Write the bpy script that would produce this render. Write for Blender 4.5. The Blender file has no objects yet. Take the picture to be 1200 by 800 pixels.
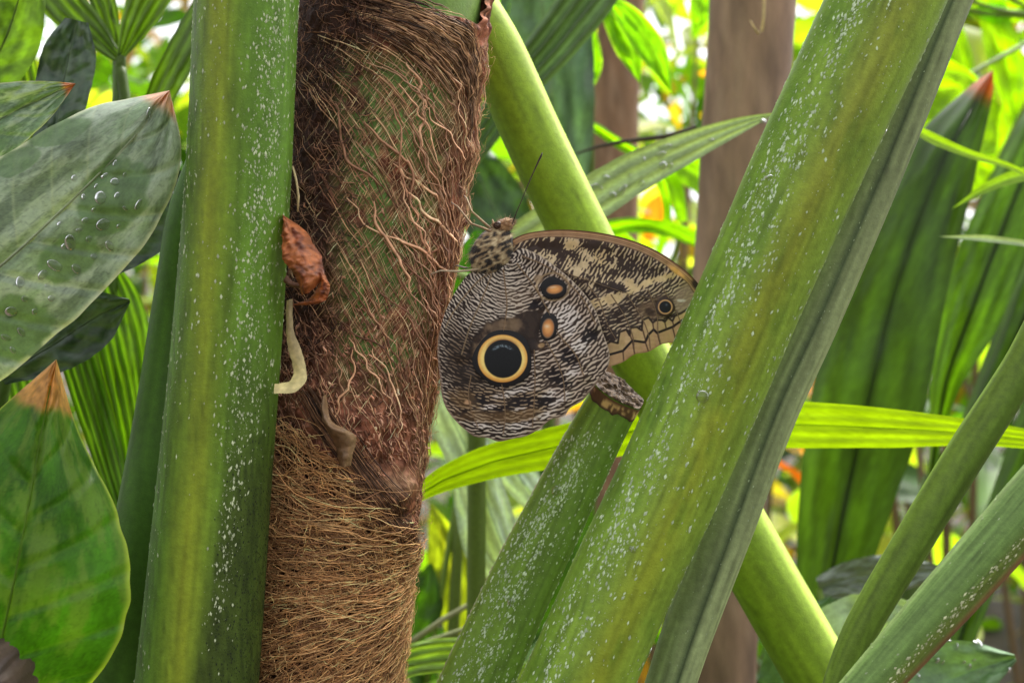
import bpy, math, random
import numpy as np
from mathutils import Vector, Matrix

# ------------------------------------------------------------------ camera, world, sun, exposure
SC = bpy.context.scene
COL = SC.collection
F = 1600.0            # focal length in photo pixels (1200 px wide photo)
CH = 1.0              # camera height above the ground
FOCUS = 0.449
cam_d = bpy.data.cameras.new("camera")
cam_d.sensor_width = 36.0
cam_d.lens = 36.0 * F / 1200.0
cam_d.clip_start = 0.01
cam_d.clip_end = 500.0
cam_d.dof.use_dof = True
cam_d.dof.focus_distance = FOCUS
cam_d.dof.aperture_fstop = 14.0
cam = bpy.data.objects.new("camera", cam_d)
COL.objects.link(cam)
cam.location = (0, 0, CH)
cam.rotation_euler = (math.radians(90), 0, 0)
SC.camera = cam

SUN_EL, SUN_AZ = math.radians(58), math.radians(38)      # azimuth from +Y (behind the plants) towards +X
w = bpy.data.worlds.new("World")
SC.world = w
w.use_nodes = True
wn = w.node_tree.nodes
sky = wn.new("ShaderNodeTexSky")
sky.sky_type = 'NISHITA'
sky.sun_disc = False
sky.sun_elevation = SUN_EL
sky.sun_rotation = SUN_AZ
sky.dust_density = 4.0
hs = wn.new("ShaderNodeHueSaturation")
hs.inputs['Saturation'].default_value = 0.12
w.node_tree.links.new(sky.outputs[0], hs.inputs['Color'])
w.node_tree.links.new(hs.outputs[0], wn["Background"].inputs[0])
wn["Background"].inputs[1].default_value = 0.15
sun_d = bpy.data.lights.new("sun", 'SUN')
sun_d.energy = 1.5
sun_d.angle = math.radians(12)
sun_d.color = (1.0, 0.96, 0.9)
sun = bpy.data.objects.new("sun", sun_d)
COL.objects.link(sun)
sdir = Vector((math.sin(SUN_AZ) * math.cos(SUN_EL), math.cos(SUN_AZ) * math.cos(SUN_EL), math.sin(SUN_EL)))
sun.rotation_euler = sdir.to_track_quat('Z', 'Y').to_euler()
sun.location = (0, 0, 5)
SC.view_settings.view_transform = 'Standard'
SC.view_settings.look = 'None'
SC.view_settings.gamma = 1.0
SC.view_settings.use_curve_mapping = False
SC.view_settings.exposure = 1.45
SC.render.engine = 'CYCLES'
SC.cycles.use_denoising = True
SC.cycles.max_bounces = 8
SC.cycles.transparent_max_bounces = 8
SC.cycles.caustics_reflective = False
SC.cycles.caustics_refractive = False

# ------------------------------------------------------------------ numeric helpers
rng = np.random.default_rng(11)
random.seed(5)
A_ = np.asarray
def P(px, py, d):
    """photo pixel + distance in metres -> world point (arrays allowed)"""
    px, py, d = np.broadcast_arrays(A_(px, float), A_(py, float), A_(d, float))
    return np.stack([(px - 600) / F * d, d, CH - (py - 400) / F * d], -1)
def proj(w3):
    w3 = A_(w3)
    return np.stack([600 + w3[..., 0] / w3[..., 1] * F, 400 - (w3[..., 2] - CH) / w3[..., 1] * F], -1)
def lin(c):
    return (np.clip(A_(c, float), 0, 255) / 255.0) ** 2.2
def sst(a, b, x):
    t = np.clip((x - a) / (b - a), 0, 1)
    return t * t * (3 - 2 * t)
_tab = np.random.default_rng(3).random((8, 256, 256))
def vnoise(x, y, seed=0):
    x, y = np.broadcast_arrays(A_(x, float), A_(y, float))
    T = _tab[seed % 8]
    xi, yi = np.floor(x).astype(int), np.floor(y).astype(int)
    fx, fy = x - xi, y - yi
    fx, fy = fx * fx * (3 - 2 * fx), fy * fy * (3 - 2 * fy)
    o = seed * 37
    g = lambda i, j: T[(xi + i + o) & 255, (yi + j + o) & 255]
    return (g(0, 0) * (1 - fx) + g(1, 0) * fx) * (1 - fy) + (g(0, 1) * (1 - fx) + g(1, 1) * fx) * fy
def fbm(x, y, o=4, seed=0, gain=.5):
    s = 0; a = 1; t = 0; f = 1.0
    for k in range(o):
        s = s + a * vnoise(A_(x) * f, A_(y) * f, seed + k); t += a; a *= gain; f *= 2.03
    return s / t                                  # 0..1, mean .5
def cr(pts, n):
    """Catmull-Rom through rows of pts, n samples, spaced by the first columns' chord length"""
    p = A_(pts, float)
    if len(p) == 2:
        t = np.linspace(0, 1, n)[:, None]
        return p[0] * (1 - t) + p[1] * t
    k = np.r_[0, np.cumsum(np.linalg.norm(np.diff(p[:, :2], axis=0), axis=1) + 1e-9)]
    k /= k[-1]
    m = np.zeros_like(p)
    m[1:-1] = (p[2:] - p[:-2]) / (k[2:] - k[:-2])[:, None]
    m[0] = (p[1] - p[0]) / (k[1] - k[0]); m[-1] = (p[-1] - p[-2]) / (k[-1] - k[-2])
    t = np.linspace(0, 1, n)
    i = np.clip(np.searchsorted(k, t, side='right') - 1, 0, len(k) - 2)
    h = (k[i + 1] - k[i]); u = ((t - k[i]) / h)[:, None]; h = h[:, None]
    return ((2 * u**3 - 3 * u**2 + 1) * p[i] + (u**3 - 2 * u**2 + u) * h * m[i]
            + (-2 * u**3 + 3 * u**2) * p[i + 1] + (u**3 - u**2) * h * m[i + 1])
def unit(v):
    return v / (np.linalg.norm(v, axis=-1, keepdims=True) + 1e-12)

# ------------------------------------------------------------------ objects
ORG = {}
def root(name, label, cat, loc, group=None):
    o = bpy.data.objects.new(name, None)
    COL.objects.link(o)
    o.empty_display_size = 0.02
    o.location = tuple(float(v) for v in loc); ORG[o.name] = A_(loc, float)
    tag(o, label, cat, group)
    return o
def tag(o, label=None, cat=None, group=None, kind=None):
    if label: o["label"] = label
    if cat: o["category"] = cat
    if group: o["group"] = group
    if kind: o["kind"] = kind
    return o
def mesh_data(name, V, faces, cols=None, smooth=True):
    me = bpy.data.meshes.new(name)
    V = A_(V, float).reshape(-1, 3)
    fs = faces if isinstance(faces, list) else [faces]
    fs = [A_(f, int) for f in fs if len(f)]
    me.vertices.add(len(V)); me.vertices.foreach_set("co", V.astype(np.float32).ravel())
    nl = sum(f.size for f in fs); npoly = sum(len(f) for f in fs)
    me.loops.add(nl); me.loops.foreach_set("vertex_index", np.concatenate([f.ravel() for f in fs]).astype(np.int32))
    st = []; cur = 0
    for f in fs:
        st.append(cur + np.arange(len(f)) * f.shape[1]); cur += f.size
    me.polygons.add(npoly)
    me.polygons.foreach_set("loop_start", np.concatenate(st).astype(np.int32))
    me.update(calc_edges=True)
    me.polygons.foreach_set("use_smooth", np.full(npoly, bool(smooth)))
    if cols is not None:
        a = me.color_attributes.new("Col", 'FLOAT_COLOR', 'POINT')
        c = np.ones((len(V), 4), np.float32); c[:, :3] = A_(cols, float).reshape(-1, 3)
        a.data.foreach_set("color", c.ravel())
    me.validate()
    return me
def mk(name, V, faces, mat, parent=None, cols=None, smooth=True, org=None):
    V = A_(V, float).reshape(-1, 3)
    o_w = ORG[parent.name] if (parent and org is None) else (A_(org, float) if org is not None else np.zeros(3))
    me = mesh_data(name, V - o_w, faces, cols, smooth)
    me.materials.append(mat)
    o = bpy.data.objects.new(name, me)
    COL.objects.link(o)
    if parent:
        o.parent = parent
        o.location = tuple(o_w - ORG[parent.name])
    else:
        o.location = tuple(o_w)
    ORG[o.name] = o_w
    return o
def grid_faces(n, m, wrap=False, off=0):
    i = np.arange(n - 1)[:, None]; j = np.arange(m if wrap else m - 1)[None, :]
    j2 = (j + 1) % m
    q = np.stack([i * m + j, i * m + j2, (i + 1) * m + j2, (i + 1) * m + j], -1)
    return q.reshape(-1, 4) + off

# ------------------------------------------------------------------ materials
def new_mat(name):
    m = bpy.data.materials.new(name); m.use_nodes = True
    nt = m.node_tree
    for n in list(nt.nodes): nt.nodes.remove(n)
    return m, nt, nt.nodes, nt.links
def N(nt, typ, **kw):
    n = nt.nodes.new(typ)
    for k, v in kw.items():
        if k in n.inputs: n.inputs[k].default_value = v
        else: setattr(n, k, v)
    return n
def mat_col(name, rough=.5, transl=0.0, var=.25, vscale=120, bump=.15, bscale=600, spec=.4, tint=(1.15, 1.25, .35), sheen=0.0,
            stretch=None, coat=0.0, mul=None):
    """Col attribute * procedural variation; optional leaf translucency"""
    m, nt, ns, L = new_mat(name)
    at = N(nt, "ShaderNodeAttribute", attribute_name="Col")
    tc = N(nt, "ShaderNodeTexCoord")
    mp = N(nt, "ShaderNodeMapping")
    if stretch: mp.inputs['Scale'].default_value = stretch
    L.new(tc.outputs['Object'], mp.inputs[0])
    n1 = N(nt, "ShaderNodeTexNoise", Scale=vscale, Detail=6.0, Roughness=.65)
    L.new(mp.outputs[0], n1.inputs['Vector'])
    mr = N(nt, "ShaderNodeMapRange"); mr.inputs['From Min'].default_value = .25; mr.inputs['From Max'].default_value = .75
    mr.inputs['To Min'].default_value = 1 - var; mr.inputs['To Max'].default_value = 1 + var
    L.new(n1.outputs['Fac'], mr.inputs['Value'])
    mx = N(nt, "ShaderNodeVectorMath", operation='SCALE')
    L.new(at.outputs['Color'], mx.inputs[0]); L.new(mr.outputs[0], mx.inputs['Scale'])
    if mul:
        mu = N(nt, "ShaderNodeVectorMath", operation='MULTIPLY'); mu.inputs[1].default_value = mul
        L.new(mx.outputs[0], mu.inputs[0]); mx = mu
    n2 = N(nt, "ShaderNodeTexNoise", Scale=bscale, Detail=4.0, Roughness=.6)
    L.new(mp.outputs[0], n2.inputs['Vector'])
    bp = N(nt, "ShaderNodeBump", Strength=bump, Distance=0.0006)
    L.new(n2.outputs['Fac'], bp.inputs['Height'])
    pb = N(nt, "ShaderNodeBsdfPrincipled")
    pb.inputs['Roughness'].default_value = rough
    pb.inputs['Specular IOR Level'].default_value = spec
    pb.inputs['Sheen Weight'].default_value = sheen
    pb.inputs['Coat Weight'].default_value = coat
    L.new(mx.outputs[0], pb.inputs['Base Color']); L.new(bp.outputs[0], pb.inputs['Normal'])
    rr = N(nt, "ShaderNodeMapRange"); rr.inputs['To Min'].default_value = max(.05, rough - .15); rr.inputs['To Max'].default_value = min(1, rough + .15)
    L.new(n1.outputs['Fac'], rr.inputs['Value']); L.new(rr.outputs[0], pb.inputs['Roughness'])
    out = N(nt, "ShaderNodeOutputMaterial")
    if transl > 0:
        tr = N(nt, "ShaderNodeBsdfTranslucent")
        tm = N(nt, "ShaderNodeVectorMath", operation='MULTIPLY'); tm.inputs[1].default_value = tint
        L.new(mx.outputs[0], tm.inputs[0]); L.new(tm.outputs[0], tr.inputs['Color'])
        ms = N(nt, "ShaderNodeMixShader", Fac=transl)
        L.new(pb.outputs[0], ms.inputs[1]); L.new(tr.outputs[0], ms.inputs[2]); L.new(ms.outputs[0], out.inputs[0])
    else:
        L.new(pb.outputs[0], out.inputs[0])
    return m
M_leaf = mat_col("leaf", .45, .42, .22, 60, .12, 350, spec=.3, tint=(1.6, 1.9, .3), mul=(1.0, 1, .5))
M_leafthin = mat_col("thin_leaf", .45, .62, .18, 60, .1, 350, spec=.3, tint=(1.9, 2.1, .3), mul=(1.05, 1, .5))
M_strap = mat_col("strap_leaf", .42, .26, .22, 60, .12, 350, spec=.35, tint=(2.4, 2.6, .25), mul=(1.0, 1, .55))
M_greystalk = mat_col("grey_stalk_skin", .55, 0, .22, 420, .3, 1500, spec=.28, mul=(1.05, 1.02, .9))
M_pleat = mat_col("pleated_leaf", .45, .16, .2, 60, .12, 350, spec=.35, tint=(2.2, 2.4, .3), mul=(1.05, 1, .55))
M_bloom = mat_col("waxy_leaf", .45, .2, .2, 420, .3, 700, spec=.45, mul=(1.08, 1.05, .95))
M_dark = mat_col("dark_leaf", .35, .12, .2, 160, .2, 400, spec=.5)
M_stalk = mat_col("stalk_skin", .5, 0, .22, 420, .3, 1500, spec=.28, mul=(1.2, 1.11, .62))
M_fleck = mat_col("fleck", .7, 0, .1, 200, 0, 300)
M_bark = mat_col("smooth_bark", .75, 0, .22, 160, .5, 700, stretch=(1, 1, .3))
M_fibre = mat_col("fibre", .6, 0, .3, 300, 0, 500, spec=.3)
M_sheath = mat_col("sheath", .7, 0, .45, 500, .6, 1800, spec=.25)
M_dry = mat_col("dry_leaf", .5, .12, .3, 300, .4, 900, tint=(1.4, 1.0, .5))
M_wing = mat_col("wing_scales", .6, 0.06, .10, 900, .12, 3000, spec=.25, sheen=.15, tint=(1.2, 1.1, .8))
M_eye = mat_col("eyespot_scales", .45, 0, .10, 900, .1, 3000, spec=.3)
M_body = mat_col("body_fur", .7, 0, .25, 900, .4, 2500, spec=.2, sheen=.3)
M_soil = None
def mat_soil():
    m, nt, ns, L = new_mat("soil")
    tc = N(nt, "ShaderNodeTexCoord")
    n1 = N(nt, "ShaderNodeTexNoise", Scale=6.0, Detail=10.0, Roughness=.7)
    L.new(tc.outputs['Object'], n1.inputs['Vector'])
    cr_ = N(nt, "ShaderNodeValToRGB")
    cr_.color_ramp.elements[0].position = .3; cr_.color_ramp.elements[0].color = (.02, .014, .009, 1)
    cr_.color_ramp.elements[1].position = .75; cr_.color_ramp.elements[1].color = (.10, .075, .045, 1)
    L.new(n1.outputs['Fac'], cr_.inputs[0])
    bp = N(nt, "ShaderNodeBump", Strength=.8, Distance=.02); L.new(n1.outputs['Fac'], bp.inputs['Height'])
    pb = N(nt, "ShaderNodeBsdfPrincipled"); pb.inputs['Roughness'].default_value = .9
    L.new(cr_.outputs[0], pb.inputs['Base Color']); L.new(bp.outputs[0], pb.inputs['Normal'])
    out = N(nt, "ShaderNodeOutputMaterial"); L.new(pb.outputs[0], out.inputs[0])
    return m
def mat_water():
    m, nt, ns, L = new_mat("water_drop")
    tr = N(nt, "ShaderNodeBsdfTransparent"); gl = N(nt, "ShaderNodeBsdfGlossy", Roughness=.03)
    n = N(nt, "ShaderNodeTexNoise", Scale=300.0)
    r = N(nt, "ShaderNodeMapRange"); r.inputs['To Min'].default_value = .80; r.inputs['To Max'].default_value = .92
    L.new(n.outputs['Fac'], r.inputs['Value']); L.new(r.outputs[0], tr.inputs['Color'])
    fr = N(nt, "ShaderNodeFresnel", IOR=1.5)
    ms = N(nt, "ShaderNodeMixShader"); L.new(fr.outputs[0], ms.inputs[0]); L.new(tr.outputs[0], ms.inputs[1]); L.new(gl.outputs[0], ms.inputs[2])
    out = N(nt, "ShaderNodeOutputMaterial"); L.new(ms.outputs[0], out.inputs[0])
    return m
M_water = mat_water()

# ------------------------------------------------------------------ generic builders
def sweep(pts, rad, sides=12, ratio=1.0, prof=None, colfn=None, n=None, face=None, shear_top=0.0):
    """pts: world control points, rad: radii; returns grid (n,sides,3), faces, cols. angle 0 faces the camera, + to the right."""
    p = A_(pts, float); r = A_(rad, float)
    if n: 
        k = np.c_[p, r]; 
        kk = np.r_[0, np.cumsum(np.linalg.norm(np.diff(p, axis=0), axis=1))]
        tt = np.linspace(0, kk[-1], n)
        # smooth interpolation over arc length
        q = np.stack([np.interp(tt, kk, k[:, c]) for c in range(4)], -1)
        for _ in range(max(1, n // 40)):
            q[1:-1] = (q[:-2] + 2 * q[1:-1] + q[2:]) / 4
        p, r = q[:, :3], q[:, 3]
    t = unit(np.gradient(p, axis=0))
    f = np.broadcast_to(A_(face, float), p.shape) if face is not None else unit(A_([0, 0, CH]) - p)
    s = unit(np.cross(t, f))
    # keep "right" on the image's right
    s = np.where((s[:, :1] < 0), -s, s) if face is None else s
    f = unit(np.cross(s, t)); f = np.where((f[:, 1:2] > 0), -f, f) if face is None else f
    ph = np.linspace(-np.pi, np.pi, sides, endpoint=False)
    pr = np.ones(sides) if prof is None else prof(ph)
    g = p[:, None] + r[:, None, None] * pr[None, :, None] * (np.sin(ph)[None, :, None] * s[:, None] + ratio * np.cos(ph)[None, :, None] * f[:, None])
    return g, ph, p, r, t, s, f
def tube(name, pts, rad, mat, parent, col=(90, 120, 60), sides=8, n=None, ratio=1.0, jit=.15, seed=1, face=None, cap=True):
    g, ph, p, r, *_ = sweep(pts, rad, sides, ratio, n=n, face=face)
    nn = len(g)
    V = g.reshape(-1, 3); fc = [grid_faces(nn, sides, True)]
    if cap:
        V = np.concatenate([V, p[:1], p[-1:]]); a = nn * sides
        j = np.arange(sides)
        fc.append(np.stack([np.full(sides, a), (j + 1) % sides, j], -1))
        fc.append(np.stack([np.full(sides, a + 1), (nn - 1) * sides + j, (nn - 1) * sides + (j + 1) % sides], -1))
    c = lin(col)[None] * (1 - jit + 2 * jit * vnoise(V[:, 0:1] * 150, V[:, 2:3] * 40, seed))
    return mk(name, V, fc, mat, parent, c)

def strands(name, pts, nrm, rad, col, mat, parent, flat=1.0, kind="stuff"):
    """pts (n,k,3), nrm (n,k,3), rad (n,k), col (n,3) or (n,k,3): three-sided strands in one mesh"""
    n, k = pts.shape[:2]
    t = unit(np.gradient(pts, axis=1))
    b = unit(np.cross(t, nrm)); u = unit(np.cross(b, t))
    g = np.stack([pts + b * rad[..., None], pts + u * (rad * flat)[..., None], pts - b * rad[..., None]], 2)
    f = grid_faces(k, 3, True)
    fc = (f[None] + (np.arange(n) * k * 3)[:, None, None]).reshape(-1, 4)
    c = col if col.ndim == 3 else np.repeat(col[:, None], k, 1)
    c = np.repeat(c[:, :, None], 3, 2)
    o = mk(name, g, fc, mat, parent, c)
    return tag(o, kind=kind)

# water drops --------------------------------------------------------
def _drop_mesh():
    nu, nv = 14, 7
    th = np.linspace(0, np.pi, nv)[:, None]; ph = np.linspace(0, 2 * np.pi, nu, endpoint=False)[None]
    V = np.stack([np.sin(th) * np.cos(ph), np.sin(th) * np.sin(ph), np.cos(th) * np.ones_like(ph)], -1)
    V[..., 2] = np.where(V[..., 2] > 0, V[..., 2], V[..., 2] * .25)
    me = mesh_data("water_drop", V, grid_faces(nv, nu, True)); me.materials.append(M_water)
    return me
DROP = _drop_mesh()
def drop_at(parent, pos, nrm, rx, ry, h, ang=0.0):
    o = bpy.data.objects.new("water_drop", DROP); COL.objects.link(o)
    o.parent = parent
    o.location = tuple(pos - ORG[parent.name])
    q = Vector(nrm).to_track_quat('Z', 'Y')
    o.rotation_mode = 'QUATERNION'
    from mathutils import Quaternion
    o.rotation_quaternion = q @ Quaternion((0, 0, 1), ang)
    o.scale = (rx, ry, h)
    return o
def grid_normals(g):
    n = unit(np.cross(np.gradient(g, axis=0), np.gradient(g, axis=1)))
    d = A_([0, 0, CH]) - g
    return np.where((n * d).sum(-1, keepdims=True) < 0, -n, n)
def drops_px(parent, g, lst, k=1.0):
    """lst of (px,py,r_px[,aspect,ang]) placed on the grid surface"""
    nn = grid_normals(g); pp = proj(g)
    for it in lst:
        px, py, r = it[:3]; asp = it[3] if len(it) > 3 else random.uniform(.75, 1.3); an = it[4] if len(it) > 4 else random.uniform(0, 3)
        i = np.argmin(((pp - A_([px, py])) ** 2).sum(-1)); i = np.unravel_index(i, pp.shape[:2])
        pos = g[i]; s = pos[1] / F * r
        drop_at(parent, pos, nn[i], s * asp, s / asp, s * .42 * k, an)

# leaf blades ----------------------------------------------------------
def leafcol(base, vein=None, tip=None, tiplen=0.0, ribs=0, ribk=.25, side=0, sidek=.2, var=.25, seed=0, edge=None, bloom=None, bloomk=.5, sc=5, ribw=.04, wet=None, retic=0.0):
    base = A_(base, float); vein = A_(vein if vein is not None else base * 1.25, float)
    def f(t, s):
        t, s = np.broadcast_arrays(t, s)
        rt = np.abs(2 * vnoise(t * sc * 9, s * sc * 5 + 3, seed + 1) - 1); rt2 = np.abs(2 * vnoise(t * sc * 22, s * sc * 12 + 3, seed + 3) - 1)
        nz = fbm(t * sc * 2, s * sc + 20, 4, seed)
        c = base * (1 + var * 2 * (nz - .5) + .16 * (vnoise(t * 210, s * 90, seed + 2) - .5))[..., None]
        if bloom is not None:
            b = sst(.42, .62, fbm(t * sc * 1.9 + 9, s * sc * 1.3 + 3, 6, seed + 2, .62)) * bloomk
            c = c * (1 - b[..., None]) + A_(bloom, float) * b[..., None]
        if wet is not None:
            b = sst(.52, .62, fbm(t * sc * 1.1 + 31, s * sc * .7 + 8, 4, seed + 5)) * .75
            c = c * (1 - b[..., None]) + A_(wet, float) * b[..., None]
        if retic:
            c = c * (1 - retic * (sst(.12, .0, rt) + .6 * sst(.14, 0, rt2)))[..., None]
        if side:
            ph = (t * side - np.abs(s) * 1.4 + .35 * np.sign(s))
            q = np.abs((ph % 1) - .5) * 2
            mk_ = sst(.90, 1.0, q)[..., None] * sidek
            c = c * (1 - mk_) + vein * mk_
        if ribs:
            q = .5 + .5 * np.cos(s * np.pi * ribs)
            c = c * (1 + ribk * (q - .5))[..., None]
        mrib = sst(ribw, ribw * .4, np.abs(s))[..., None]
        c = c * (1 - .7 * mrib) + vein * .7 * mrib
        if edge is not None:
            e = sst(.93, 1.0, np.abs(s))[..., None]; c = c * (1 - e) + A_(edge, float) * e
        if tip is not None:
            e = sst(1 - tiplen - .015, 1 - tiplen + .02, t + .10 * tiplen * (fbm(s * 3, t * 9, 3, seed + 4) - .5) * 4)[..., None]
            c = c * (1 - e) + A_(tip, float) * (.75 + .5 * fbm(t * 60, s * 8, 3, 5)[..., None]) * e
        return c
    return f
def blade(name, mid, wl, wr, parent, mat, colfn, n=44, m=17, dl=0.0, dr=0.0, fold=0.0, pleat=0, pleata=0.0, wav=0.0, veinr=0.0, side=0, seed=0, midrib=None, taper=True, post=None):
    """leaf from base to tip: mid (px,py,d); wl, wr half widths in px left/right of growth; dl, dr distance offset at the edges (m)"""
    k = len(mid)
    wl = A_(wl, float); wr = A_(wr if wr is not None else wl, float)
    dl = np.broadcast_to(A_(dl, float), (k,)); dr = np.broadcast_to(A_(dr, float), (k,))
    q = cr(np.c_[A_(mid, float), wl, wr, dl, dr], n)
    tx = unit(np.gradient(q[:, :2], axis=0)); nl = np.stack([tx[:, 1], -tx[:, 0]], -1)
    s = np.linspace(-1, 1, m)                  # -1 left .. 1 right
    t = np.linspace(0, 1, n)
    wl_, wr_ = np.maximum(q[:, 3], 0), np.maximum(q[:, 4], 0)
    off = np.where(s[None] < 0, wl_[:, None], wr_[:, None]) * s[None]
    jag = 1 + .015 * (vnoise(t[:, None] * 23, s[None] * 0 + (s[None] > 0) * 7, seed) - .5) * 2 * np.abs(s[None])
    px = q[:, None, 0] - nl[:, None, 0] * off * jag; py = q[:, None, 1] - nl[:, None, 1] * off * jag
    sc = q[:, None, 2] / F                   # metres per px
    d = q[:, None, 2] + np.where(s[None] < 0, q[:, None, 5], q[:, None, 6]) * s[None] ** 2
    d = d - fold * np.abs(s[None]) * np.where(s[None] < 0, wl_[:, None], wr_[:, None]) * sc
    if pleat: d = d + pleata * np.cos(s[None] * np.pi * pleat) * np.sin(np.pi * np.clip(t, 0.02, 1))[:, None] ** .3
    if wav: d = d + wav * (fbm(t[:, None] * 5 + seed, s[None] * 1.5 + seed * 3, 3, seed) - .5) * 2
    if side:
        ph = (t[:, None] * side - np.abs(s[None]) * 1.4 + .35 * np.sign(s[None]))
        qv = np.abs((ph % 1) - .5) * 2
        d = d + veinr * (sst(.6, 1, qv) - .3) + veinr * 1.5 * sst(.12, .0, np.abs(s[None]))
    g = P(px, py, d)
    c = colfn(t[:, None], s[None])
    if post is not None: c = post(c, px, py)
    c = lin(c)
    o = mk(name, g, grid_faces(n, m), mat, parent, c)
    if midrib:
        j = m // 2
        idx = np.linspace(0, int(n * .93), 14).astype(int)
        pts = g[idx, j] + A_([0, -.0003, 0])
        rr = (q[idx, 2] / F) * midrib * np.linspace(1, .35, 14)
        tube("midrib", pts, rr, mat, o, col=colfn(A_([.5]), A_([0.0]))[0], sides=6)
    return o, g

# ------------------------------------------------------------------ ground
M_soil = mat_soil()
def ground():
    n = 61
    u = np.linspace(-1, 1, n); xs = np.sign(u) * (np.abs(u) ** 3) * 220
    X, Y = np.meshgrid(xs, xs, indexing='ij')
    Z = (fbm(X * .8 + 40, Y * .8 + 40, 4, 2) - .5) * .06 * np.exp(-(X**2 + Y**2) / 900) - .01
    o = mk("ground", np.stack([X, Y, Z], -1), grid_faces(n, n), M_soil)
    tag(o, "dark brown soil of the planting bed", None, kind="structure")
ground()

# ------------------------------------------------------------------ leaf stalks
def flecks_on(parent, p, r, t, s, f, ratio, prof, count, dens, size, col, name="scale_flecks", lift=.00008, seed=0):
    g = np.random.default_rng(seed + 50)
    yy = proj(p)[:, 1]
    vis = np.where((yy > -60) & (yy < 860))[0]
    i = vis[0] + g.random(count * 6) * (len(vis) - 2)
    ph = (g.random(count * 6) - .5) * np.pi * 1.05
    yp = np.interp(i, np.arange(len(yy)), yy)
    keep = g.random(count * 6) < dens(yp, np.sin(ph))
    i, ph = i[keep][:count], ph[keep][:count]
    n = len(i)
    ii = i.astype(int); fr = (i - ii)[:, None]
    L = lambda a: a[ii] * (1 - fr) + a[ii + 1] * fr
    pp, tt, ss, ff = L(p), L(t), L(s), L(f); rr = L(r[:, None])
    pr = (np.ones(n) if prof is None else prof(ph))[:, None]
    nrm = unit(np.sin(ph)[:, None] * ss * ratio + np.cos(ph)[:, None] * ff)
    pos = pp + rr * pr * (np.sin(ph)[:, None] * ss + ratio * np.cos(ph)[:, None] * ff) + nrm * lift
    a = (g.random(n) - .5)[:, None] * .7
    b = unit(np.cross(nrm, tt)); tt = unit(tt + a * b); b = unit(np.cross(nrm, tt))
    L1 = (size * (.28 + 1.5 * g.random(n) ** 3))[:, None]; W1 = L1 * (.28 + .3 * g.random(n))[:, None]
    V = np.stack([pos + tt * L1, pos + b * W1, pos - tt * L1, pos - b * W1, pos + nrm * W1 * .5], 1)
    k = np.arange(n)[:, None, None] * 5
    fc = (A_([[0, 1, 4], [1, 2, 4], [2, 3, 4], [3, 0, 4]])[None] + k).reshape(-1, 3)
    c = lin(col)[None] * (.6 + .6 * g.random(n))[:, None]
    return tag(mk(name, V, fc, M_fleck, parent, np.repeat(c[:, None], 5, 1)), kind="stuff")

STALK = {}
def stalk(key, name, label, ctl, base, colfn, group="leaf stalks around the butterfly", ratio=.9, prof=None, sides=96, n=340, top=None, cat="stalk",
          fl=(), topk=None, flmat=None):
    c = A_(ctl, float)
    pts = P(c[:, 0], c[:, 1], c[:, 2]); rad = c[:, 3] * c[:, 2] / F
    if top is not None:
        tp = A_(top, float); pts = np.r_[tp[:, :3], pts]; rad = np.r_[tp[:, 3], rad]
    b = A_(base, float)
    step = pts[-1] - pts[-2]; step = step / np.linalg.norm(step) * .07
    pts = np.r_[pts, [pts[-1] + step]]; rad = np.r_[rad, rad[-1]]
    low = pts[-1]
    mid1 = low * .55 + A_([b[0], b[1], 0]) * .45; mid1[:2] = low[:2] * .45 + b[:2] * .55
    pts = np.r_[pts, [mid1], [[b[0], b[1], .12]], [[b[0], b[1], -.02]]]
    rad = np.r_[rad, rad[-1] * 1.1, rad[-1] * 1.35, rad[-1] * 1.5]
    # dense rings in view, via arc length resample on a smooth curve
    q = cr(np.c_[pts[:, [0, 2]], pts[:, 1], rad], n)
    p = q[:, [0, 2, 1]]; r = q[:, 3]
    g, ph, p, r, t, s, f = sweep(p, r, sides, ratio, prof)
    if topk is not None: g, p = topk(g, p, t, s, f, ph, r)
    yp = proj(p)[:, 1:2]
    cols = lin(colfn(yp, np.sin(ph)[None], np.cos(ph)[None]))
    V = np.concatenate([g.reshape(-1, 3), p[:1], p[-1:]]); a = n * sides; j = np.arange(sides)
    V[a] = g[0].mean(0)
    fc = [grid_faces(n, sides, True), np.stack([np.full(sides, a), (j + 1) % sides, j], -1),
          np.stack([np.full(sides, a + 1), (n - 1) * sides + j, (n - 1) * sides + (j + 1) % sides], -1)]
    C = np.concatenate([cols.reshape(-1, 3), cols[0].mean(0)[None], cols[-1].mean(0)[None]])
    o = mk(name, V, fc, flmat or M_stalk, None, C, org=(b[0], b[1], 0))
    tag(o, label, cat, group)
    for q_, kw in enumerate(fl):
        flecks_on(o, p, r, t, s, f, ratio, prof, seed=q_ + len(STALK) * 7, **kw)
    STALK[key] = (o, g, ph, p, r, t, s, f)
    return o
def mixc(a, b, k):
    k = A_(k)[..., None]
    return A_(a, float) * (1 - k) + A_(b, float) * k
def gz(x, c, w_):
    return np.exp(-((x - c) / w_) ** 2)
def streak(yp, s, seed, k=.12):
    return (1 + k * 2 * (fbm(s * 14 + seed, yp * .006, 4, seed) - .5) + .16 * (fbm(s * 5, yp * .03, 4, seed + 1) - .5) + .14 * (vnoise(s * 34 + seed, yp * .012, seed + 2) - .5)
            - .07 * sst(.62, .70, fbm(s * 7 + 3, yp * .014, 4, seed + 3)) - .13 * sst(.74, .78, fbm(s * 16 + 5, yp * .05, 3, seed + 4)))

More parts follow.
